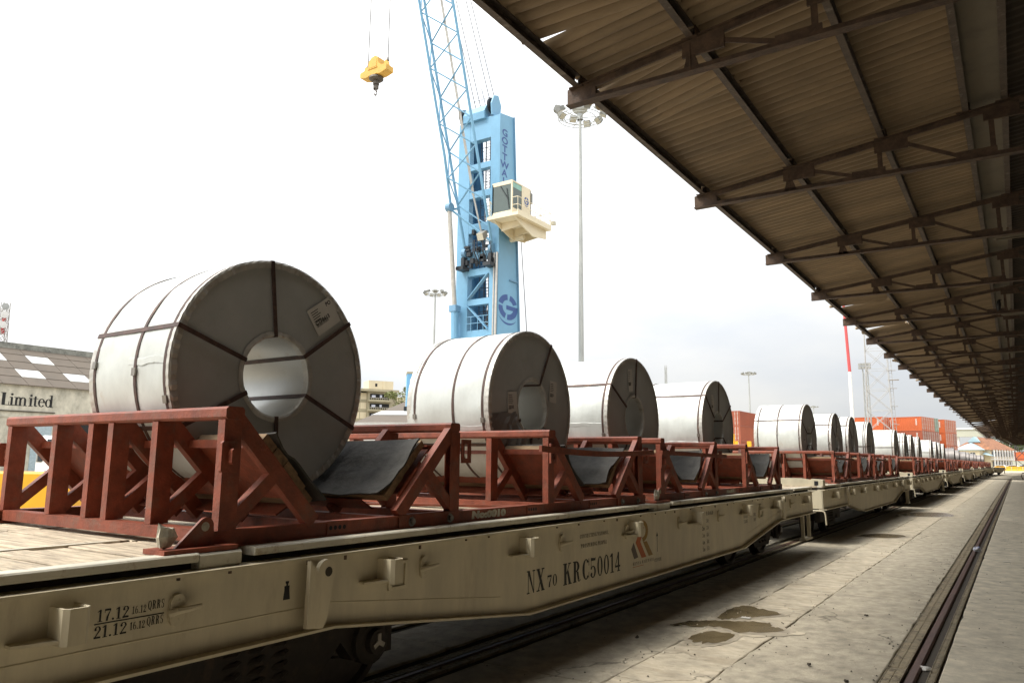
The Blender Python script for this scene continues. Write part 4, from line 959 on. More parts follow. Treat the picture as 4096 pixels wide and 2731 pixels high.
def truss(y, full, xo=0):
    t = link('truss', tr_b, canopy, (xo, y, random.uniform(-.012,.012)), random.uniform(-.004,.004))
    link('top_chord', tr_t, t, (0,0,0))
    for m_ in (webs if full else webs[:5]): link('web_bar', m_, t, (0,.0,0))
    for m_ in (guss if full else guss[:5]): link('gusset_plate', m_, t, (0,0,0))
    link('gusset_plate', stub, t, (0,0,0)); return t
NB = 34
for i in range(-4, NB): truss(T0+BAY*i, i < 14)
for i in range(NB, NB+12):
    y = T0+BAY*i; truss(y, False, 1.15+(y-138)*.035)
# purlins: channel lengths bay by bay
pu = MB(); pu.box(-.035,.035,.03,BAY-.03,.0,.012).box(-.035,.035,.03,BAY-.03,.118,.13).box(-.035,-.023,.03,BAY-.03,.012,.118)
pu_m = gm(pu, 'purlin')
cl_m = gm(MB().box(-.10,.06,-.06,.06,-.006,.0).box(.036,.048,-.05,.05,.001,.11), 'canopysteel')
for i in range(-4, NB-1):
    for k, x in enumerate(PUR+[1.4, 2.7, 4.0]):
        if k > 4 and i > 16: continue
        o = link('purlin', pu_m, canopy, (x, T0+BAY*i, zr(x)+.004), random.uniform(-.003,.003))
        if k < 5 and i < 12: link('purlin_cleat', cl_m, canopy, (x, T0+BAY*i, zr(x)+.006))
# corrugated sheets
PIT = BAY/24
def sheet(x0, x1, nw=7, ns=10):
    mb = MB(); n = nw*ns; W_ = nw*PIT
    vs = [(x, -W_/2+W_*j/n, .036*(1-1.9*abs(math.sin(math.pi*j/ns))**.85)+.12*x) for x in (x0, x1) for j in range(n+1)]
    mb.add(vs, [(j, j+1, n+2+j, n+1+j) for j in range(n)])
    k = len(vs); mb.add([(a, b, c+.006) for a, b, c in vs], [(n+1+j, n+2+j, j+1, j) for j in range(n)])
    mb.f += [(j, k+j, k+j+1, j+1) for j in range(n)]
    me = gm(mb, 'roof'); return me
spans = [(-.05, 1.33), (-.06, 1.24), (-.05, 1.16)]
sheets = [sheet(a, b) for a, b in spans]
offz = lambda x: zr(x)+.16
SLIT = {(-1,0,2): (.14,'a'), (0,0,0): (.12,'b'), (3,0,2): (.10,'a'), (4,0,2): (.10,'a'), (4,0,3): (.06,'b'), (6,0,1): (.09,'a'), (6,0,3): (.08,'b'), (8,0,2): (.1,'b'), (8,0,3): (.07,'a'), (9,0,0): (.12,'a'), (10,1,2): (.10,'a'),
        (11,0,1): (.08,'b'), (12,0,2): (.09,'a'), (13,1,1): (.09,'b'), (14,0,0): (.10,'b'), (15,0,2): (.12,'a'), (16,0,1): (.1,'a'), (17,0,3): (.1,'b'), (18,0,0): (.1,'a')}
for i in range(-4, 20):
    for r_ in range(3):
        x = PUR[r_]; ln = spans[r_][1]-spans[r_][0]
        for q in range(4):
            y = T0+BAY*i+BAY*(q+.5)/4+(.36 if r_ == 0 else 0); z = offz(x)+(.007 if (q+r_) % 2 else 0)
            o = link('roof_sheet', sheets[r_], canopy, (x+random.uniform(-.03,.0)-(.06 if r_ == 0 and i in (0, 1, 5, 6, 9) else 0), y, z))
            if (i, r_, q) in SLIT:
                d, side_ = SLIT[i, r_, q]; d = d+.42 if i >= 3 else .25; d = -d if side_ == 'a' else d
                o.location.y += d; o.rotation_euler = (0, 0, -d/ln)
far_s = MB()
def add_sheet(x, y, a, b, ns=4):
    n = 7*ns; W_ = 7*PIT; vs = [(x+u, y-W_/2+W_*j/n, offz(x)+.036*(1-1.9*abs(math.sin(math.pi*j/ns))**.85)+.12*u) for u in (a, b) for j in range(n+1)]
    far_s.add(vs, [(j, j+1, n+2+j, n+1+j) for j in range(n)])
for i in range(20, NB+12):
    sh = 0 if i < NB-1 else 1.15+(T0+BAY*i-138)*.035
    for r_ in range(3):
        for q in range(4):
            rr = random.random()
            if (i < 33 and r_ == 0 and rr < .10) or (i in (21,22,23) and r_ == 0 and rr < .5) or (r_ == 1 and i == 21 and q < 2): continue
            add_sheet(PUR[r_]+sh+random.uniform(-.08,.02), T0+BAY*i+BAY*(q+.5)/4+random.uniform(-.03,.03)*(r_ == 0), *spans[r_])
tag(mk('roof_sheets', far_s, 'roof', canopy), kind='stuff')
rear = MB()                                    # unseen canopy run behind the camera, added to cut light from there
for i in range(-14, -4):
    for r_ in range(3):
        for q in range(4):
            a_, b_ = spans[r_]; yy = T0+BAY*i+BAY*q/4; xx = PUR[r_]; rear.add([(xx+a_,yy,offz(xx)+.12*a_),(xx+b_,yy,offz(xx)+.12*b_),(xx+b_,yy+BAY/4,offz(xx)+.12*b_),(xx+a_,yy+BAY/4,offz(xx)+.12*a_)], [(0,1,2,3)])
tag(mk('roof_sheets', rear, 'roof', canopy), kind='stuff')
inner = MB()                                   # inner roof beyond the gutter, its shade put into the sheet colour
y0, y1 = T0-BAY*14, T0+BAY*(NB+12); n = int((y1-y0)/PIT*3)
vs = [(x, y0+(y1-y0)*j/n, offz(x)+.02+.031*math.cos(2*math.pi*j/3)) for x in (.10, 4.9) for j in range(n+1)]
inner.add(vs, [(j, j+1, n+2+j, n+1+j) for j in range(n)]); tag(mk('inner_roof', inner, 'innershade', canopy), kind='stuff')
gt = gm(MB().box(-.19,.19,0,BAY-.001,0,.01).box(-.20,-.19,0,BAY-.001,0,.05).box(.19,.20,0,BAY-.001,0,.05), 'gutter')
for i in range(-4, NB+12): link('valley_gutter', gt, canopy, (.01, T0+BAY*i, zr(.0)+.09))
blocker = tag(mk('unseen_shade_wall', MB().box(4.7, 5.0, -45, 190, -.02, 6.75), 'shadewall', canopy))  # unseen wall added on the right to keep the canopy dark
# strip lamps and the crow
for i, (y, lab) in enumerate(((T0+BAY*2+.25, 'grey strip lamp hung under the third truss of the canopy'), (T0+BAY*4+.3, 'grey strip lamp hung under a truss beyond the crow'), (T0+BAY*6+.3, 'farthest grey strip lamp under the canopy'))):
    t = thing('strip_lamp', lab, 'lamp', (-.05, y, 5.50), 0, 'strip lamps under the canopy')
    mk('lamp_housing', MB().cbox(0,1.4,-.07,.07,-.06,.03,.02,'x'), 'gutter', t); mk('lamp_tube', MB().tube([(.04,0,-.075),(1.36,0,-.075)], .014, 6), 'gutter', t)
    mk('lamp_bracket', MB().box(.2,.23,-.25,.0,.031,.045), 'canopysteel', t)
t = thing('crow', 'black crow perched on a lower truss chord near the gutter', 'bird', (-.09, T0+BAY*4, 5.51), 0)
def crow_mesh():
    me = bpy.data.meshes.new('body'); V = [(0,0,.06),(0,-.02,.13),(.01,-.03,.20),(.02,-.02,.255),(.045,-.0,.275),(.085,0,.272),(-.03,.03,-.02),(-.05,.05,-.09),(.02,-.02,.02),(.02,-.03,-.005),(-.0,.02,.02),(.0,.03,-.005)]
    E = [(0,1),(1,2),(2,3),(3,4),(4,5),(0,6),(6,7),(0,8),(8,9),(0,10),(10,11)]; me.from_pydata(V, E, []); me.materials.append(M['crow']); o = link('crow_body', me, t)
    sm = o.modifiers.new('Skin', 'SKIN'); rad = [.055,.06,.048,.036,.014,.004,.035,.018,.008,.006,.008,.006]
    if not me.skin_vertices: 
        bpy.context.view_layer.objects.active = o
    for v, r_ in zip(me.skin_vertices[0].data, rad): v.radius = (r_, r_)
    me.skin_vertices[0].data[0].use_root = True; o.modifiers.new('Sub', 'SUBSURF').levels = 2; o.modifiers[-1].render_levels = 2
crow_mesh()

# ================================================================== HARBOUR CRANE
C = thing('harbour_crane', 'tall pale blue harbour crane with lattice boom and cream cab, behind the second coil', 'crane', (-31.6, 44.4, 0))
def part(n, mb, m, par=C, **k): return mk(n, mb, m, par, **k)
FB = -1.62                                      # local y of the front face
XL, XR = -2.06, 1.72
def yb(z): return -.05+(27.1-z)*.062            # back edge
def side(x, s):
    mb = MB(); P = [(FB,1.2),(FB,27.1),(yb(27)+.1,27.4),(yb(11),11),(yb(1.2),1.2)]
    mb.prism([(a,b) for a,b in P], min(x,x+s*.1), max(x,x+s*.1)); return mb
part('tower_side', side(XL, 1), 'blue'); rs = part('tower_side', side(XR, -1), 'blue')
part('tower_leg', MB().box(XL-.02,-1.02,FB-.06,FB-.001,1.2,27.0).box(-1.10,-1.02,FB-.001,FB+.45,1.2,26.5), 'blue'); part('tower_leg', MB().box(.92,XR+.02,FB-.06,FB-.001,1.2,27.0).box(.92,1.0,FB-.001,FB+.45,1.2,26.5), 'blue')
for a, b in ((25.4,27.05),(23.1,23.55),(20.9,21.4),(18.2,18.9),(16.2,16.75),(14.95,15.45),(12.75,13.2),(10.4,10.9),(7,7.5),(3,4)):
    part('cross_member', MB().box(-1.015,.915,FB-.05,FB-.002,a,b).box(-1.01,.91,FB,FB+.5,a,a+.06), 'blue')
part('brace', MB().beam((-.98,FB-.03,13.2),(.88,FB-.03,15.0),.06,.34,(0,1,0)), 'blue'); part('brace', MB().beam((-.98,FB-.03,12.75),(.88,FB-.03,10.9),.06,.34,(0,1,0)), 'blue')
bk = MB()
for z in range(2, 26, 4): bk.add([(XL+.1,yb(z)-.06,z),(-1.0,yb(z)-.06,z),(-1.0,yb(z+4)-.06,min(z+4,26.4)),(XL+.1,yb(z+4)-.06,min(z+4,26.4))], [(0,1,2,3),(3,2,1,0)])
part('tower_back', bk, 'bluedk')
lad = MB()
for x in (.25,.65): lad.tube([(x,-.55,10),(x,-.55,26)], .035, 5)
for z in range(40, 104): lad.tube([(.25,-.55,z*.25),(.65,-.55,z*.25)], .02, 4)
lad.xf(Matrix.Translation((-.55,0,0))); part('ladder', lad, 'dkgrease')
cg = MB()
for z in [10.5+.9*i for i in range(18)]: cg.tube([(.1+.0,-.55,z),(.05,-.9,z),(.25,-1.2,z),(.65,-1.2,z),(.85,-.9,z),(.8,-.55,z)], .022, 4)
for p in ((.05,-.9),(.25,-1.2),(.65,-1.2),(.85,-.9)): cg.tube([(p[0],p[1],10.5),(p[0],p[1],25.8)], .018, 4)
cg.xf(Matrix.Translation((-.55,0,0))); part('ladder_cage', cg, 'dkgrease')
st = MB()
for i in range(13): st.box(.0+.06*i*.9, .55+.06*i*.9, -1.1, -.5, 10.6+.2*i, 10.65+.2*i)
st.beam((.0,-.5,10.5),(.75,-.5,13.2),.05,.22).beam((.0,-1.1,10.5),(.75,-1.1,13.2),.05,.22).tube([(.0,-1.1,11.5),(.75,-1.1,14.1)], .03, 5)
part('stair', st, 'dkgrease')
rl = MB(); [rl.tube([(-.98,FB-.12,z),(.9,FB-.12,z)], .025, 5) for z in (11.4,11.9,16.2+.9,17.4)]; [rl.tube([(x,FB-.12,10.9),(x,FB-.12,11.9)], .025, 5) for x in (-.6,0,.5)]
part('handrail', rl, 'blue')
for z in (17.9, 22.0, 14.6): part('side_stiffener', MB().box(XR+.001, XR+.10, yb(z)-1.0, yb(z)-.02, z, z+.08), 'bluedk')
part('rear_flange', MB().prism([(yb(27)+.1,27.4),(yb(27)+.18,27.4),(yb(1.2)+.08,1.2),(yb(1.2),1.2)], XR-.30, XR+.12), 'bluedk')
# head with sheaves
part('tower_head', MB().prism([(-1.9,26.95),(-.55,26.95),(-.45,27.6),(-.9,28.3),(-1.6,28.1),(-1.95,27.5)], -1.55, .45).box(-1.9,1.4,-1.55,-.2,26.9,27.0), 'blue')
part('cheek_plate', MB().prism([(-1.75,27.12),(-.75,27.12),(-.6,28.2),(-1.0,28.9),(-1.55,28.7),(-1.85,28.0)], .95, 1.07), 'blue'); part('cheek_plate', MB().prism([(-1.75,27.12),(-.9,27.12),(-.8,28.2),(-1.1,28.5),(-1.55,28.3),(-1.85,28.0)], -2.0, -1.9), 'blue')
part('sheave', MB().lathe([(-.07,.15),(-.07,.62),(0,.54),(.07,.62),(.07,.15)], 24, 'x', (.75,-1.35,28.0)), 'dkgrease'); part('sheave', MB().lathe([(-.07,.15),(-.07,.56),(0,.5),(.07,.56),(.07,.15)], 24, 'x', (-1.75,-1.6,27.6)), 'dkgrease')
hr = MB(); [hr.tube([(x,-1.0,28.1),(x,-1.0,29.0)], .022, 4) for x in (-1.4,-.5,.3)]; hr.tube([(-1.4,-1.0,29.0),(.3,-1.0,29.0)], .022, 4).tube([(-.3,-.6,28.2),(-.75,-.7,30.1)], .03, 5)
part('head_rail', hr, 'dkgrease')
# lettering and emblem on the right side
for i, ch in enumerate('GOTTWALD'):
    tb = sans(ch, .74, .022, 1.35, 'CENTER'); on_plane(tb, (XR+.006, -1.02, 25.5-.63*i), (0,1,0), (0,0,1)); part('tower_lettering', tb, 'navy', rs)
def emblem(par, cx, cy, cz, r, ux):
    mb = MB(); seg = lambda a, b: [(.0+r*math.cos(R(t)), r*math.sin(R(t))) for t in range(a, b+1, 6)]+[(r*.56*math.cos(R(t)), r*.56*math.sin(R(t))) for t in range(b, a-1, -6)]
    for a, b in ((94,166),(24,78),(178,250)):
        o = seg(a, b); mb.add([(x, y, 0) for x, y in o], [(i, i+1, len(o)-2-i, len(o)-1-i) for i in range(len(o)//2-1)])
    o = seg(264, 354); mb.add([(x, y, 0) for x, y in o], [(i, i+1, len(o)-2-i, len(o)-1-i) for i in range(len(o)//2-1)])
    mb.add([(-.18*r,.14*r,.001),(-.18*r,-.2*r,.001),(.99*r,-.2*r,.001),(.99*r,.14*r,.001)], [(0,1,2,3)])
    k = [(1.05*r*math.cos(R(t))*1.0, -.30*r+1.1*r*math.sin(R(t))*1.0-.0*r) for t in range(205, 326, 8)]; kk = [(x, y+.16*r*math.sin(R(180*i/(len(k)-1)))*.9+.01) for i, (x, y) in enumerate(k)]
    mb.add([(x, y, .0) for x, y in k]+[(x, y, 0) for x, y in kk], [(i, i+1, len(k)+i+1, len(k)+i) for i in range(len(k)-1)])
    on_plane(mb, (cx, cy, cz), ux, (0,0,1)); mk('emblem', mb, 'navy', par)
emblem(rs, XR+.006, -.38, 12.6, .93, (0,1.35,0))
# boom
BA = math.atan2(3.2, 1); bd = Vector((0,-math.cos(BA),math.sin(BA))); bn = Vector((0,math.sin(BA),math.cos(BA)))   # along boom, and behind it
F0 = Vector((.02,-1.75,16.75)); LB = 37.5
def bp(s, x, d):
    k = min(1, .25+s/7) if s < 6 else (1 if s < 30 else max(.4, 1-(s-30)/12)); e = d*min(1, .12+s/5.2) if s < 5 else d*(1 if s < 30 else max(.35, 1-(s-30)/10)); return F0+bd*s+Vector((x*(1.0 if s < 30 else k),0,0))+bn*e
for x, d, s0 in ((-1.22,0,0), (1.22,0,0), (-1.05,-.85,3.0)):
    part('boom_chord', MB().tube([bp(s, x, d) if s > 6 else F0+bd*s+Vector((x,0,0))+bn*d for s in [q for q in (0, 2.5, 5, 6.5, 14, 22, 30, 34, LB) if q >= s0 or q == 0 and s0 == 0]] if s0 == 0 else [Vector((-1.40,-3.35,19.8))]+[bp(s, x, d) for s in (7, 14, 22, 30, 34, LB)], .105, 7), 'blue')
lc = MB(); ss = [1.6+1.95*i for i in range(19)]
def cp(s, x, d): return bp(s, x, d) if s > 6 else F0+bd*s+Vector((x,0,0))+bn*d
for i, (a, b) in enumerate(zip(ss, ss[1:])):
    z = 1 if i % 2 else -1
    lc.tube([cp(a, -1.22*z, 0), cp(b, 1.22*z, 0)], .062, 5, False)
    if a > 3.5:
        lc.tube([cp(a, 1.22*z, 0) if z > 0 else cp(a,-1.05,-.85), cp(b,-1.05,-.85) if z > 0 else cp(b,1.22,0)], .055, 5, False)
        lc.tube([cp(a, -1.22, 0) if z > 0 else cp(a,-1.05,-.85), cp(b,-1.05,-.85) if z > 0 else cp(b,-1.22,0)], .05, 5, False)
lc.tube([cp(3.3,-1.22,0), Vector((-1.40,-3.35,19.7)), cp(.5,1.22,0)], .09, 6, False)
tag(part('boom_lacing', lc, 'blue'), kind='stuff')
part('boom_catwalk', MB().beam(bp(4,.25,.1), bp(34,.25,.1), .16, .10).tube([bp(1,.5,.0),bp(2.5,.4,.0),bp(4,.25,.1)], .07, 6), 'rod')
part('boom_tip', MB().lathe([(-.35,.1),(-.35,.6),(-.2,.5),(.2,.5),(.35,.6),(.35,.1)], 20, 'x', tuple(bp(LB+.3,0,.3))), 'blue')
for x in (-1.22, 1.22):
    part('boom_foot', MB().lathe([(-.16,0),(-.16,.36),(.16,.36),(.16,0)], 16, 'x', (x,-1.75,16.72)), 'bluedk')
    part('foot_bracket', MB().box(x-.3,x+.35,-2.5,-1.68,15.35,15.6), 'dkgrease'); part('foot_bracket', MB().box(x-.13,x+.13,-2.1,-1.68,15.61,16.35), 'dkgrease')
mach = MB(); rnd = random.Random(9)
for i in range(16): 
    x, z = rnd.uniform(-1.2,1.3), rnd.uniform(15.5,18.6); mach.box(x, x+rnd.uniform(.15,.45), -1.98, -1.69, z, z+rnd.uniform(.12,.4))
for i in range(9):
    x = rnd.uniform(-.5,1.2); mach.tube([(x,-1.9,17.6),(x+.2,-2.2,16.6),(x+.35,-2.0,15.9),(x+.2,-1.8,15.6)], .04, 5)
tag(part('boom_machinery', mach, 'dkgrease'), kind='stuff')
part('hydraulic_pipe', MB().tube([(1.55,-1.78,8.5),(1.62,-1.78,13),(1.66,-1.78,16.4)], .09, 8), 'rod'); part('hydraulic_pipe', MB().tube([(1.35,-1.80,8.5),(1.40,-1.80,13),(1.44,-1.80,16.4)], .06, 8), 'rod')
part('luffing_cylinder', MB().tube([(-1.75,-1.9,5),(-1.72,-2.25,12.6)], .28, 12), 'blue'); part('luffing_rod', MB().tube([(-1.72,-2.25,12.6),(-1.42,-3.5,19.6)], .17, 12), 'rod'); part('cylinder_head', MB().lathe([(-.2,0),(-.2,.33),(.2,.33),(.2,0)], 16, 'x', (-1.40,-3.5,19.8)), 'bluedk'); part('cylinder_collar', MB().cbox(-2.06,-1.4,-2.55,-1.9,12.3,12.75,.05,'z'), 'bluedk')
tip = bp(LB+.2, 0, .2)
for x in (-.9,-.45,.5,.95): part('pendant_rope', MB().tube([(x,-1.2,28.3),(tip.x+x*.6,tip.y,tip.z)], .034, 5), 'rope')
part('pendant_rope', MB().tube([(1.9,yb(12),19),(2.3,yb(12)+1,6)], .03, 5), 'rope')
# cab
K = link('operator_cab', gm(MB().box(2.05,3.75,-3.0,-.55,18.62,18.75).box(2.05,3.75,-3.0,-.55,20.95,21.05).box(2.05,2.13,-3.0,-.55,18.75,20.95).box(3.66,3.75,-1.75,-.55,18.75,20.95).box(2.05,3.75,-.63,-.55,18.75,20.95)
     .box(2.05,2.13,-3.0,-2.9,18.75,20.95).box(3.65,3.75,-3.0,-2.9,18.75,20.95).box(3.66,3.75,-2.9,-1.75,18.75,19.05).box(2.13,3.66,-3.0,-2.93,20.78,20.95).box(2.13,3.66,-3.0,-2.93,18.75,18.86), 'ccream'), C)
mk('windscreen', MB().box(2.131,3.649,-2.975,-2.96,18.861,20.779), 'glass', K); mk('side_window', MB().box(3.70,3.715,-2.899,-1.751,19.051,20.55), 'glass', K); mk('side_window', MB().box(3.70,3.715,-2.899,-1.751,20.56,20.94), 'glassg', K)
mk('seat', MB().box(2.5,3.2,-2.0,-1.5,18.76,19.5), 'glassg', K); mk('wiper', MB().beam((2.75,-3.03,20.75),(3.4,-3.03,19.7),.04,.05).beam((3.3,-3.03,20.5),(3.5,-3.03,19.0),.03,.04), 'dkgrease', K)
mk('air_unit', MB().cbox(3.2,3.7,-.52,-.2,20.1,20.85,.04,'z'), 'lamp', K); emblem(K, 3.756, -1.15, 20.0, .30, (0,1,0))
P_ = part('cab_platform', MB().box(1.75,4.35,-3.15,1.35,18.38,18.60), 'ccream')
mk('platform_beam', MB().prism([(-2.9,18.37),(1.2,18.37),(1.2,17.75),(-.6,17.55),(-2.2,18.05)], 2.1, 2.18).prism([(-2.9,18.37),(1.2,18.37),(1.2,17.75),(-.6,17.5),(-2.2,18.0)], 3.9, 3.98), 'ccream', P_)
for y in (-2.0,-.4,1.1): mk('platform_rib', MB().prism([(2.19,18.37),(3.89,18.37),(3.7,18.0),(2.19,17.8)], y, y+.06, 'y'), 'ccream', P_)
mk('support_arm', MB().tube([(1.7,-.1,17.75),(2.9,-.1,17.8)], .22, 10), 'ccream', P_)
pr = MB()
for x, y in ((4.3,-3.1),(4.3,-1.6),(4.3,-.1),(4.3,1.3),(3.0,1.3),(1.9,-3.1),(2.02,-3.1)): pr.tube([(x,y,18.6),(x,y,19.7)], .025, 4)
for z in (19.15,19.7): pr.tube([(3.8,-3.1,z),(4.3,-3.1,z),(4.3,1.3,z),(1.9,1.3,z)], .025, 4).tube([(1.75,-2.4,z),(1.9,-3.1,z),(2.0,-3.1,z)], .025, 4)
mk('platform_rail', pr, 'ccream', P_); mk('toe_board', MB().box(4.3,4.34,-3.15,1.35,18.601,18.78), 'ccream', P_)
fl = part('floodlight', MB().prism([(-3.5,17.4),(-3.1,17.7),(-2.9,17.3),(-3.3,16.95)], 1.05, 1.65), 'lamp'); mk('lamp_glass', MB().prism([(-3.515,17.40),(-3.32,16.95),(-3.335,16.935),(-3.53,17.385)], 1.1, 1.6), 'lens', fl)
mk('lamp_glass', MB().box(4.2,4.5,1.5,1.8,18.9,19.15), 'lens', fl)
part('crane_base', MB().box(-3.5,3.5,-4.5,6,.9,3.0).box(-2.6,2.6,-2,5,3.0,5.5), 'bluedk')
# hook block
H = thing('hook_block', 'yellow hook block with forged hook hanging on two ropes beside the boom', 'hook block', (-31.6+.02, 31.54, 25.42))
mk('block_body', MB().prism([(-1.12,.0),(-.68,-.12),(.62,-.12),(1.12,.0),(1.12,.34),(.70,.40),(.42,.62),(.38,1.02),(.15,1.16),(-.18,1.10),(-.40,.86),(-.44,.56),(-.70,.40),(-1.12,.30)], -.32, .32, 'y'), 'yellow', H)
mk('block_panel', MB().box(-.36,.30,-.345,-.321,.42,.92).box(-.42,.36,-.36,-.3215,-.10,-.04).box(-.42,.36,-.36,-.3215,.33,.38), 'yellow', H)
for x in (-.85, .85): mk('rope_lug', MB().prism([(x-.2,.3),(x+.24,.3),(x+.16,.62),(x+.0,.82),(x-.16,.74)], -.06, .06, 'y'), 'yellow', H); mk('rope_socket', MB().tube([(x+.08,0,.72),(x+.1,0,1.10)], .09, 8, True, .02), 'hook', H)
mk('swivel_ring', MB().lathe([(-.13,0),(-.13,.44),(-.26,.46),(-.36,.34),(-.40,0)], 20, 'z'), 'hook', H)
mk('hook_shank', MB().tube([(0,0,-.35),(0,0,-.62)], .2, 10).tube([(0,0,-.6),(0,0,-.85)], .13, 8).box(-.14,-.07,-.1,.1,-.95,-.62).box(.07,.14,-.1,.1,-.95,-.62), 'hook', H)
mk('hook', MB().tube([(0,0,-.85),(0.02,0,-1.0),(.08,0,-1.12),(.06,0,-1.26),(-.03,0,-1.33),(-.10,0,-1.26),(-.11,0,-1.17)], .06, 8, True, .035), 'hook', H)
for x in (-.75, .95): mk('hoist_rope', MB().tube([(x,0,1.05),(x*.9,.0,27.4)], .034, 6), 'rope', H)

# ================================================================== HIGH MASTS, TOWERS
def mast(label, x, y, h, r, lamps, rad=1.75, tilt=()):
    t = thing('lamp_mast', label, 'lamp mast', (x, y, 0), .3, 'high lamp masts in the yard')
    mk('mast_pole', MB().tube([(0,0,0),(0,0,h*.5),(0,0,h-.4)], r, 12, True, r*.5), 'galv', t)
    hd = mk('head_frame', MB().lathe([(h-.9,.25),(h-.4,.25),(h-.1,.62),(h,.66),(h,.0)], 14, 'z'), 'galv', t)
    rg = MB(); n = 24
    for rr, z in ((rad,h-.75),(rad*.72,h-.75),(rad,h-.45)): rg.tube([(rr*math.cos(2*math.pi*k/n), rr*math.sin(2*math.pi*k/n), z) for k in range(n+1)], .035, 5, False)
    for k in range(6): a = math.pi*k/3; rg.tube([(.2*math.cos(a),.2*math.sin(a),h-.75),(rad*math.cos(a),rad*math.sin(a),h-.75)], .035, 5)
    mk('lamp_ring', rg, 'galv', t)
    for k in range(lamps):
        a = 2*math.pi*(k+.3)/lamps; up = .55 if k % 3 else .15; hi = .35+(.55 if k in tilt else 0)
        mb = MB().prism([(-.30,-.2),(.30,-.2),(.22,.18),(-.22,.18)], -.28, .28, 'x')
        o = mk('floodlight', mb, 'lamp', t, (rad*1.08*math.cos(a), rad*1.08*math.sin(a), h-.75+hi)); o.rotation_euler = (R(25+20*(k % 3)), 0, a+math.pi/2)
        g_ = mk('lamp_glass', MB().box(-.25,.25,-.26,.26,-.215,-.2001), 'lens', o)
    return t
mast('tall grey lamp mast whose lamp ring touches the canopy edge', -27.91, 51.45, 30.4, .26, 10, 1.8, (3,4,5))
mast('grey lamp mast seen just left of the crane', -81.93, 98.12, 30.6, .3, 9)
mast('grey lamp mast above the brown container stack', -60.92, 210.43, 26.6, .3, 9)
mast('farthest small lamp mast between the fifth and sixth coil', -84.1, 401.4, 30, .4, 8, 2.0)
def lattice(name, label, cat, x, y, h, w0, w1, bay, r, mname, lamps=0, ladder=False, rz=0):
    t = thing(name, label, cat, (x, y, 0), rz)
    def cn(z, i): w = (w0+(w1-w0)*z/h)/2; return Vector(((-w,w,w,-w)[i], (-w,-w,w,w)[i], z))
    for i in range(4): mk('tower_leg', MB().tube([cn(0,i), cn(h,i)], r, 6), mname, t)
    br = MB(); z = 0
    while z+bay <= h+.01:
        for i in range(4):
            j = (i+1) % 4; br.tube([cn(z,i), cn(z+bay,j)], r*.55, 4, False).tube([cn(z,j), cn(z+bay,i)], r*.55, 4, False).tube([cn(z+bay,i), cn(z+bay,j)], r*.5, 4, False)
        z += bay
    tag(mk('tower_bracing', br, mname, t), kind='stuff')
    if ladder:
        lb = MB(); w = w0/2
        for dx in (.15, .55): lb.tube([(w+dx, 0, 0), (w1/2+dx, 0, h)], .04, 4)
        k = 1.0
        while k < h: lb.tube([(w0/2+(w1-w0)/2*k/h+.15,0,k),(w0/2+(w1-w0)/2*k/h+.55,0,k)], .03, 4); k += .6
        for k in (8, 11, 14, 17, 20): lb.box(w*.85, w+.9, -.3, .3, k, k+.06)
        lb.box(w*.8, w+1.3, -.6, .6, 15.4, 15.48); mk('tower_ladder', lb, mname, t)
    for k in range(lamps):
        o = mk('floodlight', MB().prism([(-.3,-.25),(.3,-.25),(.2,.2),(-.2,.2)], -.3, .3, 'x'), 'lamp', t, (((k % 4)-1.5)*.5, -.5, h+.3+.6*(k//4)))
    return t
lattice('lattice_tower', 'white steel lattice tower standing behind the orange containers', 'lattice tower', -18.6, 138.6, 31, 3.9, 2.9, 3.45, .07, 'lattice', 0, True, .12)
lattice('lattice_tower', 'slender lattice floodlight tower left of the wide white one', 'lattice tower', -22.4, 152.3, 19.0, 1.1, .8, 1.3, .06, 'galv', 8)
lattice('lattice_tower', 'very thin lattice mast above the fourth coil', 'lattice tower', -76.3, 187.8, 27, .5, .45, .8, .05, 'galv')
rt = lattice('radio_mast', 'red and white radio mast with dishes behind the left warehouse roof', 'radio mast', -99.9, 39.4, 19.8, 1.3, .7, 1.0, .06, 'lattice')
for i, (dx, z) in enumerate(((.6,19.2),(.6,18.2),(-.4,16.8),(.5,17))): mk('dish_antenna', MB().lathe([(0,.0),(.05,.3),(.18,.42),(.2,.0)], 14, 'x', (dx,-.3,z)), 'white' if i % 2 else 'galv', rt)
mk('red_band', MB().tube([(0,0,12),(0,0,14)], .2, 6).tube([(0,0,16),(0,0,18)], .2, 6), 'redpole', rt)
t = thing('striped_pole', 'tall pole, red above and white below, in front of the lattice tower', 'pole', (-20.4, 123.9, 0))
mk('pole_lower', MB().tube([(0,0,0),(0,0,15.5)], .30, 12, True, .24), 'white', t); mk('pole_upper', MB().tube([(0,0,15.5),(-.6,0,36)], .235, 12, True, .16), 'redpole', t)

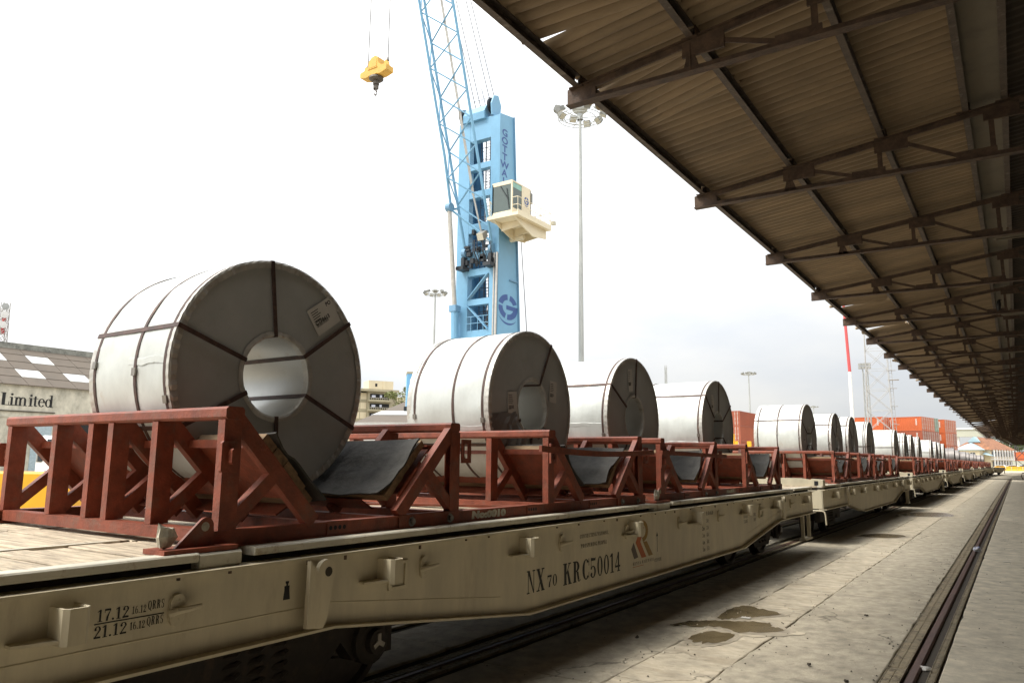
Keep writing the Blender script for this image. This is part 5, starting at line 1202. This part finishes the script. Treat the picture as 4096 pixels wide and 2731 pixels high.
# ================================================================== CONTAINERS
def container(label, x, y, lev, rz, L, mname, doors=True, printed=True):
    t = thing('shipping_container', label, 'container', (x, y, 2.595*lev), rz, 'stacked shipping containers')
    w, h = 2.44, 2.59; body = MB()
    def wall(p, q, n, axis):                     # trapezoid corrugated wall
        d = Vector(q)-Vector(p); ln = d.length; d.normalize(); nn = Vector(n); k = int(ln/.28); pts = []
        for i in range(k):
            for a, o in ((0,0),(.3,0),(.45,-.036),(.85,-.036)): pts.append(Vector(p)+d*(ln*(i+a)/k)+nn*o)
        pts.append(Vector(q)); m = len(pts)
        body.add([(v.x,v.y,.16) for v in pts]+[(v.x,v.y,h-.10) for v in pts], [(i,i+1,m+i+1,m+i) for i in range(m-1)])
    wall((0,.02,0),(L,.02,0),(0,-1,0),0); body.v = [(a,b+.0,c) for a,b,c in body.v]
    wall((L,w-.02,0),(0,w-.02,0),(0,1,0),0); wall((.02,w,0),(.02,0,0),(-1,0,0),1); body.box(0.03,L-.03,.03,w-.03,h-.10,h-.05)
    mk('container_body', body, mname, t)
    fr = MB()
    for a in (0, L-.16):
        for b in (-.01, w-.15): fr.box(a, a+.16, b, b+.16, 0, h)
    for b in (-.01, w-.11): fr.box(.161, L-.161, b, b+.12, 0, .159); fr.box(.161, L-.161, b, b+.09, h-.099, h)
    for a in (0, L-.12): fr.box(a, a+.12, .151, w-.151, 0, .159); fr.box(a, a+.12, .151, w-.151, h-.12, h)
    mk('container_frame', fr, mname, t)
    dr = mk('container_door', MB().box(L-.06, L-.005, .152, w/2-.01, .161, h-.121).box(L-.06, L-.005, w/2+.01, w-.152, .161, h-.121), mname, t)
    if doors:
        b = MB(); [b.tube([(L+.02, y_, .1),(L+.02, y_, h-.08)], .025, 5) for y_ in (.4,.85,1.6,2.05)]
        for y_ in (.4,.85,1.6,2.05):
            for z in (.5,1.2,2.1): b.box(L, L+.035, y_-.08, y_+.08, z, z+.07)
        mk('lock_bar', b, 'print' if printed else 'galv', dr)
    if printed:
        p = MB(); rnd = random.Random(int(x*7+lev)); p.box(.5,.62,-.024,-.021,.7,2.1); [p.box(L-1.0+.14*i, L-.93+.14*i, -.024,-.021, 1.0, 2.2) for i in range(2)]
        mk('container_marking', p, 'print', t)
    return t
AX, AY = -39.2, 129.2
def box_y(label, x1, y0, lev, m, L=12.19):       # long side along Y, doors facing the camera
    return container(label, x1-2.44 if False else x1, y0+L, lev, -math.pi/2, L, m)
for lev, (m, lab) in enumerate((('crust','bottom rust red container of the stack above the fourth coil'),('cbrown','third container from the top of that rust red stack, behind the yellow post'),('crust','second container from the top of the rust red stack, with a white mark'),('cbrown','topmost brown container of the rust red stack, patched side'))):
    box_y(lab, AX-2.44, AY, lev, m)
for lev, (m, lab) in enumerate((('cgreen','bottom green container half hidden by the fourth coil'),('cgreen','lower green container half hidden by the fourth coil'),('cbrown','brown container between the green ones beside the fourth coil'),('cgreen','topmost faded green container beside the fourth coil'))):
    box_y(lab, AX-4.98, AY-.3, lev, m)
for lev in range(4): box_y('red brown container behind the fifth coil, level %s of its stack' % ('one','two','three','four')[lev], AX-.6, AY+13.2, lev, 'crust')
for x, y, h, lab in ((-33.6,107,5.6,'yellow steel post in front of the rust red containers'),(-31.7,108.5,4.6,'shorter yellow post left of the fifth coil'),(-34.8,106,4.2,'yellow post tight beside the fourth coil')):
    t = thing('yellow_post', lab, 'post', (x, y, 0), 0, 'yellow posts by the containers'); mk('post_body', MB().cbox(-.28,.28,-.2,.2,0,h,.03,'z'), 'yellowp', t); mk('post_bracket', MB().box(.281,.75,-.12,.12,h*.55,h*.82), 'yellowp', t)
q = -R(12); cq, sq = math.cos(q), math.sin(q)
def grp(lab0, ox, oy, cols_, L=6.06):
    for ci, col in enumerate(cols_):
        for lev, m in enumerate(col):
            ly = ci*2.5; container('%s, %s level of column %s' % (lab0, ('bottom','second','third','top')[lev], ('one','two','three','four')[ci]), ox-sq*ly, oy+cq*ly, lev, q, L, m)
grp('orange container group right of the lattice tower', -20.3, 160.4, (('cbrown','crust','cbrown','corange'),('cbrown','corange','cbrown','corange'),('crust','cbrown','crust','corange'),('crust','cbrown','cbrown','cgreen')))
grp('orange container group behind the lattice tower', -26.6, 158.6, (('cbrown','cbrown','corange','corange'),('crust','cbrown','cbrown','corange')))
grp('orange container group beside the gallery', -15.6, 172.6, (('crust','corange','corange','corange'),('corange','crust','corange','corange'),('corange','corange','crust','corange')), 4.2)

# ================================================================== BACKGROUND BUILDINGS
# left warehouse
t = thing('warehouse', 'long old warehouse with stained wall lettered Limited and tiled roof with skylights', 'warehouse', (-72, 0, 0))
mk('front_wall', MB().box(-.3,0,6,60,0,7.75), 'plaster', t); mk('wall_ledge', MB().box(.001,.12,6,33.3,5.42,5.5), 'gap', t); mk('string_course', MB().box(.001,.06,6,60,4.9,5.0), 'plaster', t)
sl_ = Vector((-8,0,4.2)); 
for r_ in range(5):
    for c in range(26):
        a, b = r_/5, (r_+1)/5+.01; y = 6+c*2.07; sk = (r_ == 3 and c in (11,13)) or (r_ == 1 and c in (10,12,14))
        p0 = Vector((.25,0,7.72))+sl_*a; p1 = Vector((.25,0,7.72))+sl_*b; lift = .05*(5-r_) % .06+.03
        mb = MB(); mb.add([(p0.x,y+.02,p0.z+.05),(p0.x,y+2.06,p0.z+.05),(p1.x,y+2.06,p1.z),(p1.x,y+.02,p1.z),(p0.x,y+.02,p0.z-.02),(p0.x,y+2.06,p0.z-.02)], [(0,1,2,3),(4,5,1,0)]); mk('roof_sheet', mb, 'skyl' if sk else 'asb', t)
mk('ridge_coping', MB().box(-8.4,-7.5,6,60,11.75,12.35), 'coping', t); mk('rear_roof', MB().add([(-8,6,11.8),(-8,60,11.8),(-18,60,7),(-18,6,7)], [(0,1,2,3)]).box(-18,-.31,6,6.2,0,7.6).box(-18,-.31,59.8,60,0,7.6), 'asb', t)
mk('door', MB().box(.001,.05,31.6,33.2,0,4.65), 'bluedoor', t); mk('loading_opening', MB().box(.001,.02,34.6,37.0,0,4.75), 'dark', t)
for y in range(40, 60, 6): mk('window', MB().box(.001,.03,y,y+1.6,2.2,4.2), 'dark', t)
TK = .24; mb = serif('Limited', 1.08, .9, -.09); s = 4.25/mb.w; mb.v = [(a*s, b, c*10) for a, b, c in mb.v]; on_plane(mb, (.012, 28.8, 5.93), (0,1,0), (0,0,1)); mk('wall_lettering', mb, 'dark', t)
# warehouse with light roof bands
t = thing('warehouse', 'low warehouse with dark hipped roof and two white roof bands between the first two coils', 'warehouse', (0,0,0))
A_, B_, C_, D_ = Vector((-80.8,79,6.9)), Vector((-60,93.2,7.1)), Vector((-91,101.6,11.9)), Vector((-72,114.6,11.9))
mb = MB(); mb.add([A_,B_,D_,C_], [(0,1,2,3)]); mb.add([A_,C_,C_+Vector((-14,9,-5)),A_+Vector((-12,10,0))], [(0,1,2,3)]); mk('roof', mb, 'asb', t)
def band(f0, f1, m, u0=0.0):
    up = Vector((0,0,.06)); P = [A_.lerp(C_,f0), B_.lerp(D_,f0), B_.lerp(D_,f1), A_.lerp(C_,f1)]; P[0] = P[0].lerp(P[1],u0); P[3] = P[3].lerp(P[2],u0)
    mk('roof_band', MB().add([p+up for p in P], [(0,1,2,3)]), m, t)
band(.30,.48,'skyl'); band(.80,.97,'skyl',.12)
mk('wall', MB().add([A_,B_,Vector((B_.x,B_.y,0)),Vector((A_.x,A_.y,0))], [(0,1,2,3),(3,2,1,0)]), 'white', t)
# apartment block
t = thing('apartment_block', 'beige concrete apartment block with balconies behind the low warehouse', 'apartment block', (-167.5,169.2,0), R(62))
mk('wall', MB().box(0,9.5,0,9,0,22.4).box(-4.5,-.002,1.0,9,0,22.0), 'olive', t)
for f in range(7):
    z = 1.2+3.0*f
    if z < 10: continue
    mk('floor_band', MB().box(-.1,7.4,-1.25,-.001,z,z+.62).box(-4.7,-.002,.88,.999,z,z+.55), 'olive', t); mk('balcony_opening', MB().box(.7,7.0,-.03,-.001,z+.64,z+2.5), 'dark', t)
    mk('wall_panel', MB().box(-4.4,-2.3,.93,.998,z+.7,z+2.7).box(-2.0,-.1,.93,.998,z+.7,z+2.7), 'beige', t)
    for i in range(9): mk('baluster', MB().box(.8+.72*i,.95+.72*i,-1.15,-1.05,z+.621,z+1.1), 'olive', t)
    mk('balcony_rail', MB().box(.4,7.3,-1.22,-1.02,z+1.1,z+1.22), 'plaster', t); mk('laundry', MB().box(1.0,2.2,-.9,-.85,z+1.3,z+2.0).box(3.6,4.3,-.9,-.85,z+1.35,z+2.1), 'bagb', t)
mk('roof_slab', MB().box(-4.8,9.8,-1.3,9.2,22.401,23.1), 'olive', t); mk('tank_house', MB().box(0.5,8.6,1.2,7,23.101,26.0).box(5.2,6.0,1.0,1.199,23.101,26.0), 'beige', t)
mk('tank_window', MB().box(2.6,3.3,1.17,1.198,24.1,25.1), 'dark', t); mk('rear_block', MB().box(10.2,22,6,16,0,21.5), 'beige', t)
def leaves(name, label, cat, loc, blobs, n, size, m, trunk_h, group=None, seed=1, flat=1.0):
    rnd = random.Random(seed); t = thing(name, label, cat, loc, 0, group)
    tk = MB().tube([(0,0,0),(.1,.05,trunk_h*.5),(0,0,trunk_h)], .28, 8, True, .16)
    for bx, by, bz, br in blobs: tk.tube([(0,0,trunk_h*.8),((bx)*.5,by*.5,(trunk_h*.8+bz)/2+.3),(bx,by,bz)], .12, 5, True, .04)
    mk('trunk', tk, 'bark', t); mb = MB()
    for bx, by, bz, br in blobs:
        for _ in range(n):
            v = Vector((rnd.gauss(0,1),rnd.gauss(0,1),rnd.gauss(0,1))).normalized()*br*rnd.uniform(.45,1)**.5; c = Vector((bx,by,bz))+Vector((v.x,v.y,v.z*.7*flat))
            a = Vector((rnd.gauss(0,1),rnd.gauss(0,1),rnd.gauss(0,.5))).normalized()*size*rnd.uniform(.6,1.3); b = a.cross(Vector((rnd.gauss(0,1),rnd.gauss(0,1),1))).normalized()*size*.45
            mb.add([c-a, c+b, c+a, c-b], [(0,1,2,3)])
    tag(mk('crown', mb, m, t), kind='stuff'); return t
leaves('tree', 'feathery light green tree between the apartment block and the second coil', 'tree', (-132.6,146.3,0), [(0,0,17.5,2.6),(1.8,1.6,19.5,2.2),(-2.2,-1.8,18,1.8),(2.2,2.2,21.8,1.5),(0,0,15,2.4),(3,2.6,17,2.4),(2.5,2.4,23.2,1.0)], 420, .28, 'leaf2', 15, seed=3, flat=.8)
# blue cabinet on the quay
t = thing('crane_cabinet', 'pale blue crane cabinet lettered HI beside the left edge of the second coil', 'cabinet', (-46.95,52.45,0), R(44))
mk('cabinet_body', MB().box(0,2.4,0,2.0,6.5,9.55), 'cblue', t); mk('cabinet_cap', MB().box(-.02,2.42,-.02,2.02,9.551,9.75), 'olive', t); mk('vent_grille', MB().box(.12,1.5,-.03,-.001,6.6,7.6), 'dark', t)
tb = sans('HI', .95, .02, .8); on_plane(tb, (.24, -.006, 8.4), (1,0,0), (0,0,1)); mk('cabinet_lettering', tb, 'print', t); mk('bracket', MB().box(-.2,.5,.3,.9,6.1,6.499).box(1.0,1.9,.5,1.4,0,6.49), 'dkgrease', t)
# quay bits seen between coil one and two
t = thing('parked_lorry', 'blue lorry tail with a yellow edge and white lattice print, seen between the racks', 'lorry', (-42.6,48.3,0), R(44)); mk('lorry_body', MB().box(0,2.2,0,4,.9,2.75), 'navy', t); mk('yellow_edge', MB().box(1.75,2.1,-.03,-.001,.9,2.75), 'yellowp', t); mk('white_print', MB().beam((.4,-.02,1),(1.3,-.02,2.6),.03,.12,(0,1,0)).beam((1.3,-.03,1),(.5,-.03,2.6),.03,.12,(0,1,0)), 'print', t)
mk('lorry_wheel', MB().lathe([(0,.0),(0,.5),(.3,.5),(.3,0)], 16, 'x', (.1,1,.5)).lathe([(0,.0),(0,.5),(.3,.5),(.3,0)], 16, 'x', (1.8,1,.5)), 'tyre', t)
t = thing('office_container', 'pale grey office container seen low between the first two coils', 'office container', (-49.5,43.2,0), R(44)); mk('office_body', MB().box(0,3.2,0,3,0,2.7), 'greywall', t); mk('office_window', MB().box(1.4,2.6,-.03,-.001,1.2,2.3), 'skyl', t); mk('office_base', MB().box(-.05,3.25,-.05,-.031,.0,.9), 'cblue', t)
# vans and barrier behind the first cradle
def van(label, loc, rz, h=2.35):
    t = thing('minibus', label, 'minibus', loc, rz, 'white minibuses behind the first cradle')
    P = [(0,.35),(4.9,.35),(4.95,1.2),(4.85,h-.12),(4.6,h),(1.7,h),(1.35,h-.12),(.62,1.32),(.12,1.14),(0,.95)]
    mk('body', MB().prism(P, -.93, .93), 'white', t)
    mk('windscreen', MB().add([(-.80,1.30,h-.2),(.80,1.30,h-.2),(.84,.62,1.36),(-.84,.62,1.36)], [(0,1,2,3),(3,2,1,0)]).xf(Matrix.Translation((0,-.015,.02))), 'wglass', t)
    for s in (-1, 1):
        mk('side_window', MB().box(*sorted((s*.931,s*.945)),1.5,2.5,1.35,h-.3).box(*sorted((s*.931,s*.945)),2.6,4.6,1.35,h-.3), 'wglass', t)
        mk('headlight', MB().cbox(*sorted((s*.45,s*.92)),-.03,-.001,.72,1.0,.01,'x'), 'chrome', t)
        mk('door_mirror', MB().box(*sorted((s*.94,s*1.15)),.95,1.05,1.4,1.75), 'dkgrease', t)
        for y in (.95, 3.9): mk('wheel', MB().lathe([(0,0),(0,.34),(.2,.34),(.2,0)], 18, 'x', (s*.83-.1,y,.34)), 'tyre', t)
    mk('grille', MB().box(-.44,.44,-.02,-.001,.80,.98).box(-.9,.9,-.05,-.002,.36,.60), 'dkgrease', t); return t
van('white minibus with headlight and grille showing between the posts of the first rack', (-37.6,18.2,0), R(70), 2.65)
van('white minibus cut by the left picture edge', (-30.2,11.0,0), R(118), 2.6)
t = thing('yellow_barrier', 'solid yellow painted barrier behind the posts at the left edge', 'barrier', (-14.9,6.15,0), R(38)); mk('barrier_block', MB().cbox(-1.6,1.25,0,.7,0,1.40,.03,'x'), 'yellowp', t); mk('barrier_foot', MB().box(-1.5,1.1,-.1,.8,0,.12), 'gap', t)
# house with clay tiles
t = thing('tiled_house', 'cream two storey house with clay tile roof and pale blue tin porch', 'house', (-6.4,262.5,0), -R(20))
W_, D2, HW = 9.5, 16, 6.0
mk('wall', MB().box(-W_,0,0,D2,0,HW), 'beige', t)
e = .8; Z0 = HW-.15; RZ = 9.7
mk('roof', MB().add([(-W_-e,-e,Z0),(e,-e,Z0),(e,D2+e,Z0),(-W_-e,D2+e,Z0),(-W_/2,3.2,RZ),(-W_/2,D2-3.2,RZ)], [(0,1,4),(1,2,5,4),(2,3,5),(3,0,4,5),(3,2,1,0)]), 'tile', t)
mk('gablet', MB().add([(-W_/2-1.9,1.1,RZ-1.55),(-W_/2+1.9,1.1,RZ-1.55),(-W_/2,1.0,RZ+.05),(-W_/2,3.4,RZ+.05)], [(0,1,2),(0,2,3),(1,3,2)]), 'bluetin', t)
pw_ = mk('porch_wing', MB().box(-8.2,-1.8,-3.0,-.001,0,5.85), 'beige', t)
mk('porch_roof', MB().add([(-9.0,-3.8,5.8),(-1.0,-3.8,5.8),(-1.0,.6,5.8),(-9.0,.6,5.8),(-5,-.6,7.9),(-5,.4,7.9)], [(0,1,4),(1,2,5,4),(3,0,4,5),(3,2,1,0)]), 'bluetin', pw_)
for x in (-7.2,-3.6): mk('window', MB().box(x-.65,x+.65,-3.03,-3.001,3.3,5.0), 'wglass', t); mk('window_bar', MB().box(x-.05,x+.05,-3.05,-3.031,3.3,5.0).box(x-.65,x+.65,-3.05,-3.031,4.1,4.2), 'white', t)
for i in range(9): mk('column', MB().box(.7,1.0,.2+1.9*i,.5+1.9*i,0,HW-.2), 'white', t)
mk('gallery_floor', MB().box(.001,1.05,0,D2,2.9,3.2).box(.75,1.02,0,D2,.0,.7), 'white', t); mk('gallery_base', MB().box(1.021,1.06,0,D2,0,.75), 'bluedoor', t)
for i in range(8): mk('window', MB().box(.001,.04,.8+1.9*i,1.9+1.9*i,3.9,5.4), 'wglass', t); mk('window', MB().box(.001,.04,.8+1.9*i,1.9+1.9*i,1.0,2.5), 'wglass', t)
mk('lean_to', MB().add([(-1.3,-2.4,4.6),(.9,-2.4,4.1),(.9,.0,4.1),(-1.3,0,5.2)], [(0,1,2,3),(3,2,1,0)]), 'bluetin', t)
t = thing('conveyor_gallery', 'long elevated cream gallery on white legs behind the tiled house', 'gallery', (-22,348,0), R(-6)); mk('gallery_body', MB().box(0,24,0,4,12.3,15.1), 'greywall', t); mk('gallery_roof', MB().box(-.3,24.3,-.4,4.4,15.101,15.7), 'print', t); mk('gallery_leg', MB().box(19.0,20.2,1,2.4,0,12.299), 'white', t); mk('gallery_leg', MB().box(2,3.2,1,2.4,0,12.299), 'white', t)
for i, (x, y, h) in enumerate(((-5.5,330,10),(-1.5,334,9),(2.5,338,9.5),(-10,336,8))):
    leaves('tree', ('dark green tree left of the white gallery leg','dark green tree right of the white gallery leg','dark green tree farthest right under the canopy end','low green tree hidden behind the tiled roof')[i], 'tree', (x,y,0), [(0,0,h,2.6),(1.8,.4,h-1,2),(-1.9,0,h-1.2,2.1),(.4,0,h-3,2.8)], 260, .34, 'leaf', h*.6, 'green trees behind the house', seed=20+i)
t = lattice('steel_trestle', 'dark steel lattice trestle at the right edge below the canopy', 'trestle', 1.15, 242, 9.5, 3.0, 3.0, 3.1, .13, 'gantry')
t = thing('shipping_container', 'orange container standing behind the dark trestle', 'container', (-.6,262,2.6), R(0), 'stacked shipping containers'); mk('container_body', MB().box(0,12,0,2.4,.12,2.5), 'corange', t); mk('container_frame', MB().box(-.05,12.05,-.05,2.45,2.501,2.6).box(-.05,12.05,-.05,2.45,0,.119), 'corange', t)
t = thing('boundary_wall', 'grey wall behind the dark trestle below the orange container', 'wall', (-1.2,258,0)); mk('wall_panel', MB().box(0,14,0,.3,0,2.6), 'greywall', t); mk('wall_cap', MB().box(-.05,14.05,-.05,.35,2.601,2.7), 'plaster', t)
for i in range(10):
    t = thing('road_barrier', 'yellow plastic barrier %s in the row beyond the train end' % ('left end of the row','second','third','fourth','fifth','sixth','seventh','eighth','ninth','right end of the row')[i], 'barrier', (-5.2+1.25*i, 238+.15*i, 0), .05, 'yellow barriers at the track end')
    mk('barrier_body', MB().prism([(-.3,0),(.3,0),(.22,.35),(.12,.5),(.10,1.15),(-.10,1.15),(-.12,.5),(-.22,.35)], 0, 1.16), 'yellowp', t); mk('barrier_slot', MB().box(.2,.3,-.225,-.12,.34,1.0).box(.8,.9,-.225,-.12,.34,1.0), 'yellow', t)
for i, (x, m, lab) in enumerate(((-1.6,'white','white car parked behind the yellow barriers'),(1.2,'white','second white car parked behind the barriers, nearer the right edge'),(3.9,'cblue','light blue car parked behind the barriers at the right edge'))):
    t = thing('parked_car', lab, 'car', (x, 249+i, 0), R(80), 'cars parked beyond the track end')
    mk('body', MB().prism([(0,.3),(4.3,.3),(4.3,.85),(3.9,.95),(3.2,1.45),(1.6,1.5),(.95,.98),(.1,.85)], -.85, .85), m, t); mk('car_window', MB().prism([(1.15,1.0),(3.7,1.0),(3.15,1.38),(1.65,1.42)], -.86, .86), 'wglass', t); mk('wheel', MB().lathe([(-.87,0),(-.87,.32),(.87,.32),(.87,0)], 14, 'x', (0,.85,.32)).lathe([(-.87,0),(-.87,.32),(.87,.32),(.87,0)], 14, 'x', (0,3.4,.32)), 'tyre', t)
t = thing('bicycle_wheel_rack', 'rusty curved pipe stand at the far right edge of the paving', 'pipe stand', (.36, 107.5, 0)); mk('pipe_hoop', MB().tube([(0,0,0),(-.15,0,.35),(0,.1,.7),(.35,.2,.75),(.6,.3,.5),(.6,.3,0)], .05, 7), 'rail', t); mk('pipe_foot', MB().box(-.1,.7,-.05,.4,0,.06), 'rail', t)
